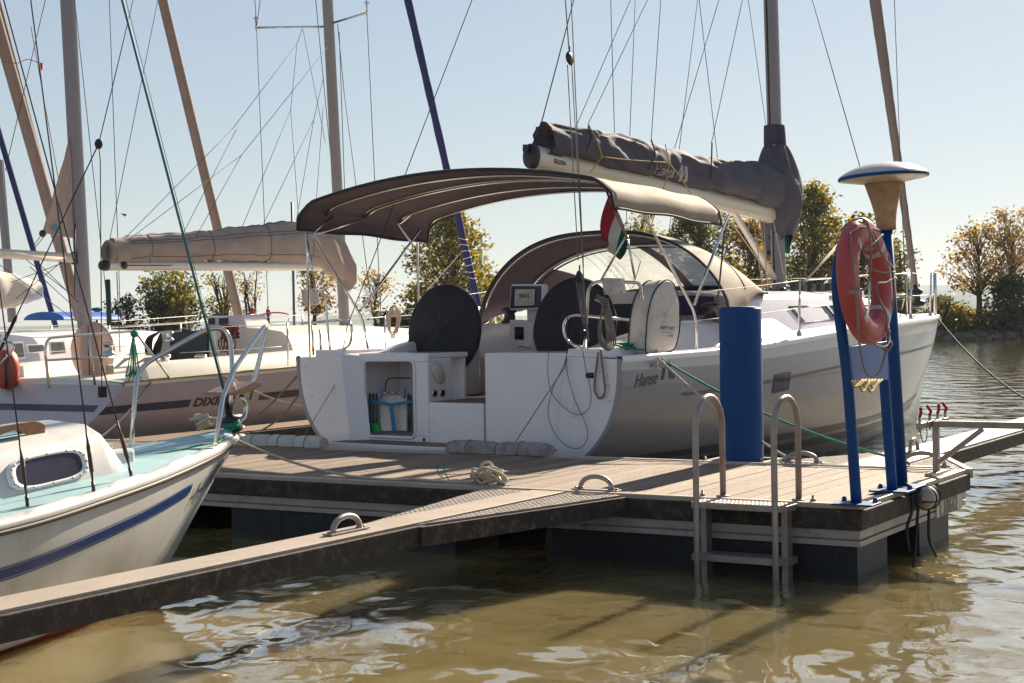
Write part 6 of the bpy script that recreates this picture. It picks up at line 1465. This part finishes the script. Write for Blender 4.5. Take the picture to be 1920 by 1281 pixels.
mb = MB(); c = DX.on(8, 694, x=-.12); rows = []
for d, k in ((-.06, 0), (-.06, .7), (-.03, .95), (.04, 1), (.10, .95), (.12, .6), (.12, 0)): rows.append([c + DX.f * d + DX.l * (.155 * k * cos(a)) + V((0, 0, .24 * k * sin(a) * (1.0 if sin(a) > 0 else .95))) for a in [2 * pi * j / 28 for j in range(28)]])
hbz = thing('horseshoe_buoy', 'orange red rescue buoy on the stern rail at the left edge', 'rescue buoy', c); mb.grid(rows, closed=True); mb.build('body', orange, hbz)
mb = MB(); mb.tube([c - DX.f * .065 - DX.l * .10 + V((0, 0, s)) for s in (-.2, -.1, 0, .1, .18)], .016, 6); mb.bar(c - DX.f * .07 + DX.l * .12 + V((0, 0, .1)), c - DX.f * .07 - DX.l * .12 + V((0, 0, .1)), .03, .01); mb.build('strap', black, hbz)
line('mooring_line', 'pale spring line running along the side of the cream yacht', [X.pt(1.0, 1, -1) + V((0, 0, .03))] + sag(X.skin(1.5, X.zs(1.5) - .02, -1, .02), DX.on(575, 764, y=-2.6), .05, 8), .011, rope_w)
line('mooring_line', 'dark stern line from the cream yacht down to the walkway', sag(X.skin(.35, X.zs(.35), -1, .02), DK.on(186, 822, z=D0 + .02), .05, 8), .012, rope_g)

def yacht(name, label, fr, L, bm, fb, cols, cabin=True, group=None):
    r = thing(name, label, 'sailing yacht', fr.W(0, 0, 0), group)
    h = Hull(fr, L, [(0, bm * .8), (L * .4, bm), (L * .75, bm * .72), (L, .02)], [(0, fb), (L * .5, fb + .06), (L, fb + .3)], [(0, 0), (L * .4, -.3), (L, -.1)], [(0, 2.2), (L, 1.2)], [(0, 2.2), (L, 1.1)], L * .09, .2)
    mb = MB(); rw = h.shell(mb, 24, 10); mb.add(rw[0], [tuple(range(len(rw[0])))]); mb.build('hull', cols[0], r)
    mb = MB(); h.deck(mb, 0, L * .995, dz=.01, n=16); mb.build('deck', cols[1], r)
    if cabin:
        rows = []
        for i in range(16):
            x = L * (.32 + .45 * i / 15); w_ = bm * (.72 - .35 * max(0, (i / 15 - .4))); tz = h.zs(x) + .50 * (1 - .55 * (i / 15) ** 3); zd = h.zs(x)
            rows.append([fr.W(x, s * a, z) for s, a, z in [(1, w_, zd), (1, w_ - .10, tz - .08), (1, w_ - .2, tz), (1, 0, tz + .08), (-1, w_ - .2, tz), (-1, w_ - .10, tz - .08), (-1, w_, zd)]])
        mb = MB(); mb.grid(rows); mb.add(rows[0], [tuple(range(7))]); mb.add(rows[-1], [tuple(range(7))]); mb.build('cabin', cols[1], r)
    return r, h
def mastof(root, fr, a, b, y, ra, rb, m=None, name='mast', k=1.8):
    p, q = fr.on(*a, y=y), fr.on(*b, y=y); mb = MB(); mb.grid([[p + (q - p) * (t * k - .05 * (1 - t)) + fr.f * (ra * cos(g)) + fr.l * (rb * sin(g)) for g in [2 * pi * j / 14 for j in range(14)]] for t in [i / 20 for i in range(21)]], closed=True); return mb.build(name, m or alu_mast, root)
BX_ = Fr(DK.W(2.9, 15.0, 0), 31.5); b4, h4 = yacht('white_yacht', 'white yacht with rounded cabin windows and a tall grey mast at the far left', BX_, 9.2, 1.55, 1.05, (gel, gel))
mastof(b4, BX_, (158, 590), (127, 0), 0, .125, .105, alu_mast)
mb = MB(); mb.tube([BX_.on(141, 420, y=-.12), BX_.on(140, 560, y=-.12)], .012, 5); mb.tube([BX_.on(121, 0, y=.05) , BX_.on(131, 250, y=.05)], .012, 5); mb.islands('mast_track', black, b4)
mb = MB(); p, q = BX_.on(-90, 470, y=0), BX_.on(136, 484, y=0); mb.tube([p, q], .072, 16); mb.build('boom', sail_white, b4)
mb = MB(); c = BX_.on(142, 484, y=0); mb.obox(c, BX_.f * .06, BX_.l * .04, (0, 0, .10)); mb.build('gooseneck', black, b4)
mb = MB(); sp = [(131, 258), (80, 436), (142, 447)]; a, b, c = BX_.on(*sp[0], y=-.02), BX_.on(*sp[1], y=-.1), BX_.on(*sp[2], y=0)
mb.grid([[a.lerp(b, t).lerp(a.lerp(c, t), s) + BX_.l * (.07 * sin(pi * s) * t + .02 * noise.noise(V((t * 6, s * 5, 0)))) for s in [j / 10 for j in range(11)]] for t in [i / 14 for i in range(15)]]); ss = mb.build('hoisted_sail', mat('tan streaked sailcloth', (.44, .35, .30), .8, var=.16, vscale=5, stretch=(3, 3, .5), trans=.2), b4, solid=.006)
mb = MB(); cq = BX_.on(107, 430, y=-.10)
mb.lathe(cq, [(.075, 0), (.07, .002), (0, .002)], 20, -BX_.l); mb.build('sail_emblem', mat('faded teal print', (.12, .25, .28), .7), ss)
mb = MB(); mb.ball(BX_.on(80, 438, y=-.12), .055); mb.tube([BX_.on(80, 438, y=-.12), BX_.on(62, 462, y=0)], .006, 5); mb.tube([BX_.on(86, 440, y=-.12), BX_.on(64, 466, y=0)], .006, 5); mb.build('clew_block', black, b4)
for i, (x0, x1, y0, y1) in enumerate(((51, 82, 648, 661), (93, 121, 643, 664), (22, 44, 645, 672))):
    yy = -1.12; P4 = [BX_.on(x0, y0, y=yy), BX_.on(x1 - 4, y0 - 1, y=yy), BX_.on(x1, y1 - 3, y=yy), BX_.on(x0 + 3, y1, y=yy)]
    mb = MB(); cc = sum(P4, V((0, 0, 0))) / 4; mb.prism([cc + (p - cc) * 1.25 for p in P4], BX_.l * -.02); wf = mb.build('window_frame', gel, b4, bevel=.012)
    mb = MB(); mb.prism([p - BX_.l * .021 for p in P4], BX_.l * -.006); mb.build('pane', mat('grey green pane', (.12, .14, .14), .1), wf, bevel=.006)
mb = MB()
for x in (1.6, 3.6, 5.4): 
    for sd in (-1, 1): a = h4.pt(x, 1, sd); mb.tube([a, a + V((0, 0, .6))], .013, 7)
mb.islands('stanchion', steel, b4)
mb = MB()
for sd in (-1, 1):
    pl = [h4.pt(x, 1, sd) + V((0, 0, .59)) for x in (.3, 1.6, 3.6, 5.4, 8)]; mb.tube(pl, .005, 5)
mb.islands('lifeline', wire_lt, b4)
mastof(b4, BX_, (447, 590), (305, 0), 0, .085, .085, sail_furl, 'furled_sail', 1.7)
lines('rigging', wire, [((58, 50), .3, (150, 560), .2), ((140, 0), -.6, (200, 560), -.9), ((205, 0), -.9, (226, 600), -1.3), ((85, 0), .4, (10, 320), .5), ((58, 480), .0, (150, 570), .0), ((40, 480), 0, (150, 565), -.2), ((56, 500), 0, (160, 595), -.4), ((0, 497), .4, (140, 600), -.3), ((130, 480), 0, (30, 560), .4), ((126, 490), 0, (20, 530), .6)], BX_, b4, r=.006)
BG = 'yachts far along the walkway'
B5 = Fr(DK.W(2.9, 20.0, 0), 31.5); b5, h5 = yacht('white_yacht', 'hidden white yacht carrying the thick tan rolled sail at the left edge', B5, 9.5, 1.6, 1.05, (gel, gel), group=BG)
mastof(b5, B5, (145, 575), (-18, 0), 0, .12, .12, sail_furl, 'furled_sail', 1.6); mastof(b5, B5, (-120, 590), (-150, 0), 0, .1, .08)
B6 = Fr(DK.W(7.4, 24.5, 0), 31.5); b6, h6 = yacht('white_yacht', 'hidden white yacht carrying the thin tan rolled sail at the left edge', B6, 10.5, 1.6, 1.05, (gel, gel), group=BG)
mastof(b6, B6, (150, 585), (-15, -40), 0, .065, .065, sail_furl, 'furled_sail', 1.6); mastof(b6, B6, (-60, 590), (-90, 0), 0, .1, .08)
B7 = Fr(DK.W(14.0, 31, 0), 31.5); b7, h7 = yacht('white_yacht', 'distant yacht with a navy rolled sail and a blue tarpaulin at the left edge', B7, 8.2, 1.7, 1.1, (gel, gel), group=BG)
mastof(b7, B7, (98, 590), (-50, 85), 0, .085, .085, sail_blue, 'furled_sail', 1.5); mastof(b7, B7, (22, 590), (-2, 300), 0, .13, .10, None, 'mast', 1.0)
mb = MB(); p, q = B7.on(82, 600, y=-1.2), B7.on(190, 600, y=-1.2); rows = []
for i in range(13): 
    c = p.lerp(q, i / 12); rows.append([c + B7.l * (.8 * cos(a)) + V((0, 0, .22 * sin(a) * (1 + .1 * nz2(i, 2)))) for a in [pi * j / 10 for j in range(11)]])
mb.grid(rows); mb.add(rows[0], [tuple(range(11))]); mb.add(rows[-1], [tuple(range(11))]); mb.build('tarpaulin', mat('blue tarpaulin', (.02, .12, .45), .5), b7)
mb = MB(); rows = []
for i in range(13):
    c = B7.on(-20 + 7.6 * i, 545, y=-.5); rows.append([c + B7.l * ((.25 + .04 * sin(i)) * cos(a)) + V((0, 0, (.62 - .03 * i) * sin(a) * (1 + .2 * noise.noise(V((i * .6, cos(a), 0)))) )) for a in [2 * pi * j / 12 for j in range(12)]])
mb.grid(rows, closed=True); mb.build('bunched_sail', sail_white, b7)
# second pier lamp far behind
lp2 = thing('lamp_post', 'small distant pier lamp with a blue cap behind the grey mast', 'lamp post', atY(183, 640, 56)); c = atY(183, 640, 56)
c = V((c.x, c.y, D0)); top_ = atY(183, 574, 56).z
mb = MB(); mb.tube([c, V((c.x, c.y, top_ - .42))], .05, 10); mb.build('post', blue_paint, lp2)
mb = MB(); mb.lathe(V((c.x, c.y, top_ - .42)), [(.07, 0), (.09, .1), (.13, .25), (.13, .28)], 16); mb.build('shade', lamp_acryl, lp2)
mb = MB(); mb.lathe(V((c.x, c.y, top_ - .16)), [(.30, 0), (.29, .03), (.2, .08), (0, .12)], 20); mb.build('cap', blue_paint, lp2)

# motor boat with red top and people, far away
MF = Fr(atY(520, 640, 78) * 1.0, 78); mbt = thing('motor_boat', 'distant small motor boat with a red sunshade', 'motor boat', MF.W(0, 0, 0))
h8 = Hull(MF, 5.4, [(0, .9), (2, 1.05), (4, .8), (5.4, .05)], [(0, .75), (5.4, 1.0)], [(0, 0), (5.4, -.05)], [(0, 2), (5.4, 1.2)], [(0, 2), (5.4, 1.1)], .7)
h8.fr = Fr(atY(487, 640, 78), 78)
mb = MB(); rw = h8.shell(mb, 16, 8); mb.add(rw[0], [tuple(range(len(rw[0])))]); h8.deck(mb, 0, 5.3, n=8); mb.build('hull', gel, mbt)
mb = MB(); a = atY(487, 592, 78); rows = [[atY(487 + 55 * i / 10, 592 - 8 * sin(pi * i / 14) + 5 * i / 10, 77.6 + .9 * j / 4) + V((0, 0, .06 * sin(pi * j / 4))) for j in range(5)] for i in range(11)]; mb.grid(rows); mb.build('sunshade', red_canvas, mbt, solid=.02)
mb = MB(); mb.tube([atY(542, 597, 78), atY(535, 618, 78)], .02, 6); mb.tube([atY(490, 592, 78), atY(500, 622, 78)], .02, 6); mb.islands('sunshade_frame', steel, mbt)
def person(lab, px, py_top, py_foot, Y, shirt, turn):
    """standing figure grown as one body, with shirt, trousers and hair as clothing"""
    f = atY(px, py_foot, Y); hgt = atY(px, py_top, Y).z - f.z; k = hgt / 1.75; c, s = cos(turn), sin(turn)
    r = thing('person', lab, 'person', f); P = lambda x, y, z: f + V((x * c - y * s, x * s + y * c, z)) * k
    def chain(mb, pts, rad): mb.tube(spline([P(*p) for p in pts], 3), [q * k for q in sum([[rad[i] + (rad[min(i + 1, len(rad) - 1)] - rad[i]) * j / 3 for j in range(3)] for i in range(len(rad) - 1)], []) + [rad[-1]]], 10)
    mb = MB(); chain(mb, [(0, 0, .95), (0, 0, 1.2), (0, 0, 1.42), (0, .01, 1.52), (0, .02, 1.58)], [.14, .13, .15, .06, .055]); mb.ball(P(0, .02, 1.65), .105 * k, 12, 8, sc=(.8, .95, 1.12))
    for sd in (-1, 1): chain(mb, [(.17 * sd, 0, 1.42), (.23 * sd, .02, 1.15), (.20 * sd, .14, .95), (.17 * sd, .2, .9)], [.05, .042, .035, .03]); chain(mb, [(.09 * sd, 0, .92), (.10 * sd, .01, .5), (.10 * sd, -.01, .08), (.10 * sd, .12, .03)], [.085, .06, .045, .035])
    bd_ = mb.build('body', skin, r)
    mb = MB(); chain(mb, [(0, 0, .9), (0, 0, 1.15), (0, 0, 1.38), (0, 0, 1.47)], [.165, .16, .175, .09])
    for sd in (-1, 1): chain(mb, [(.15 * sd, 0, 1.42), (.215 * sd, .01, 1.25), (.23 * sd, .02, 1.15)], [.07, .065, .06])
    mb.build('shirt', shirt, r)
    mb = MB()
    for sd in (-1, 1): chain(mb, [(.07 * sd, 0, .95), (.10 * sd, .01, .5), (.10 * sd, -.01, .08)], [.12, .085, .065])
    mb.build('trousers', trousers, r)
    mb = MB(); mb.ball(P(0, .0, 1.69), .10 * k, 10, 6, sc=(.88, 1, .9)); mb.build('hair', black, r)
person('standing person in a red shirt and dark trousers left of the thin far mast', 473, 571, 609, 82, red_shirt, 1.2)
person('standing person in red behind the red sunshade of the motor boat', 503, 574, 611, 82, red_shirt, -.8)
B8 = Fr(atY(470, 640, 86), 60); b8, h8b = yacht('small_yacht', 'far away small yacht with a thin dark mast behind the standing people', B8, 6, 1.1, .7, (gel, gel))
mb = MB(); q = B8.W(2.6, 0, .8); t = atY(481, 380, q.y); mb.tube([q, V((q.x, q.y, t.z))], .07, 8); mb.build('mast', mat('dark far mast', (.10, .10, .13), .5), b8)
B9 = Fr(atY(130, 640, 80), 40)
for lb, px, top, D_, m in (('thin far mast of a yacht seen between the awning struts', 786, 470, 70, alu), ):
    f9 = Fr(atY(px, 640, D_) - V((0, 2.4, 0)), 0); rr, hh = yacht('small_yacht', 'far yacht whose thin pale mast shows left of the broad tree', f9, 6, 1.1, .7, (gel, gel)); q = f9.W(2.4, 0, .8); mb = MB(); mb.tube([q, V((q.x, q.y, atY(px, 400, q.y).z))], .05, 8); mb.build('mast', m, rr)
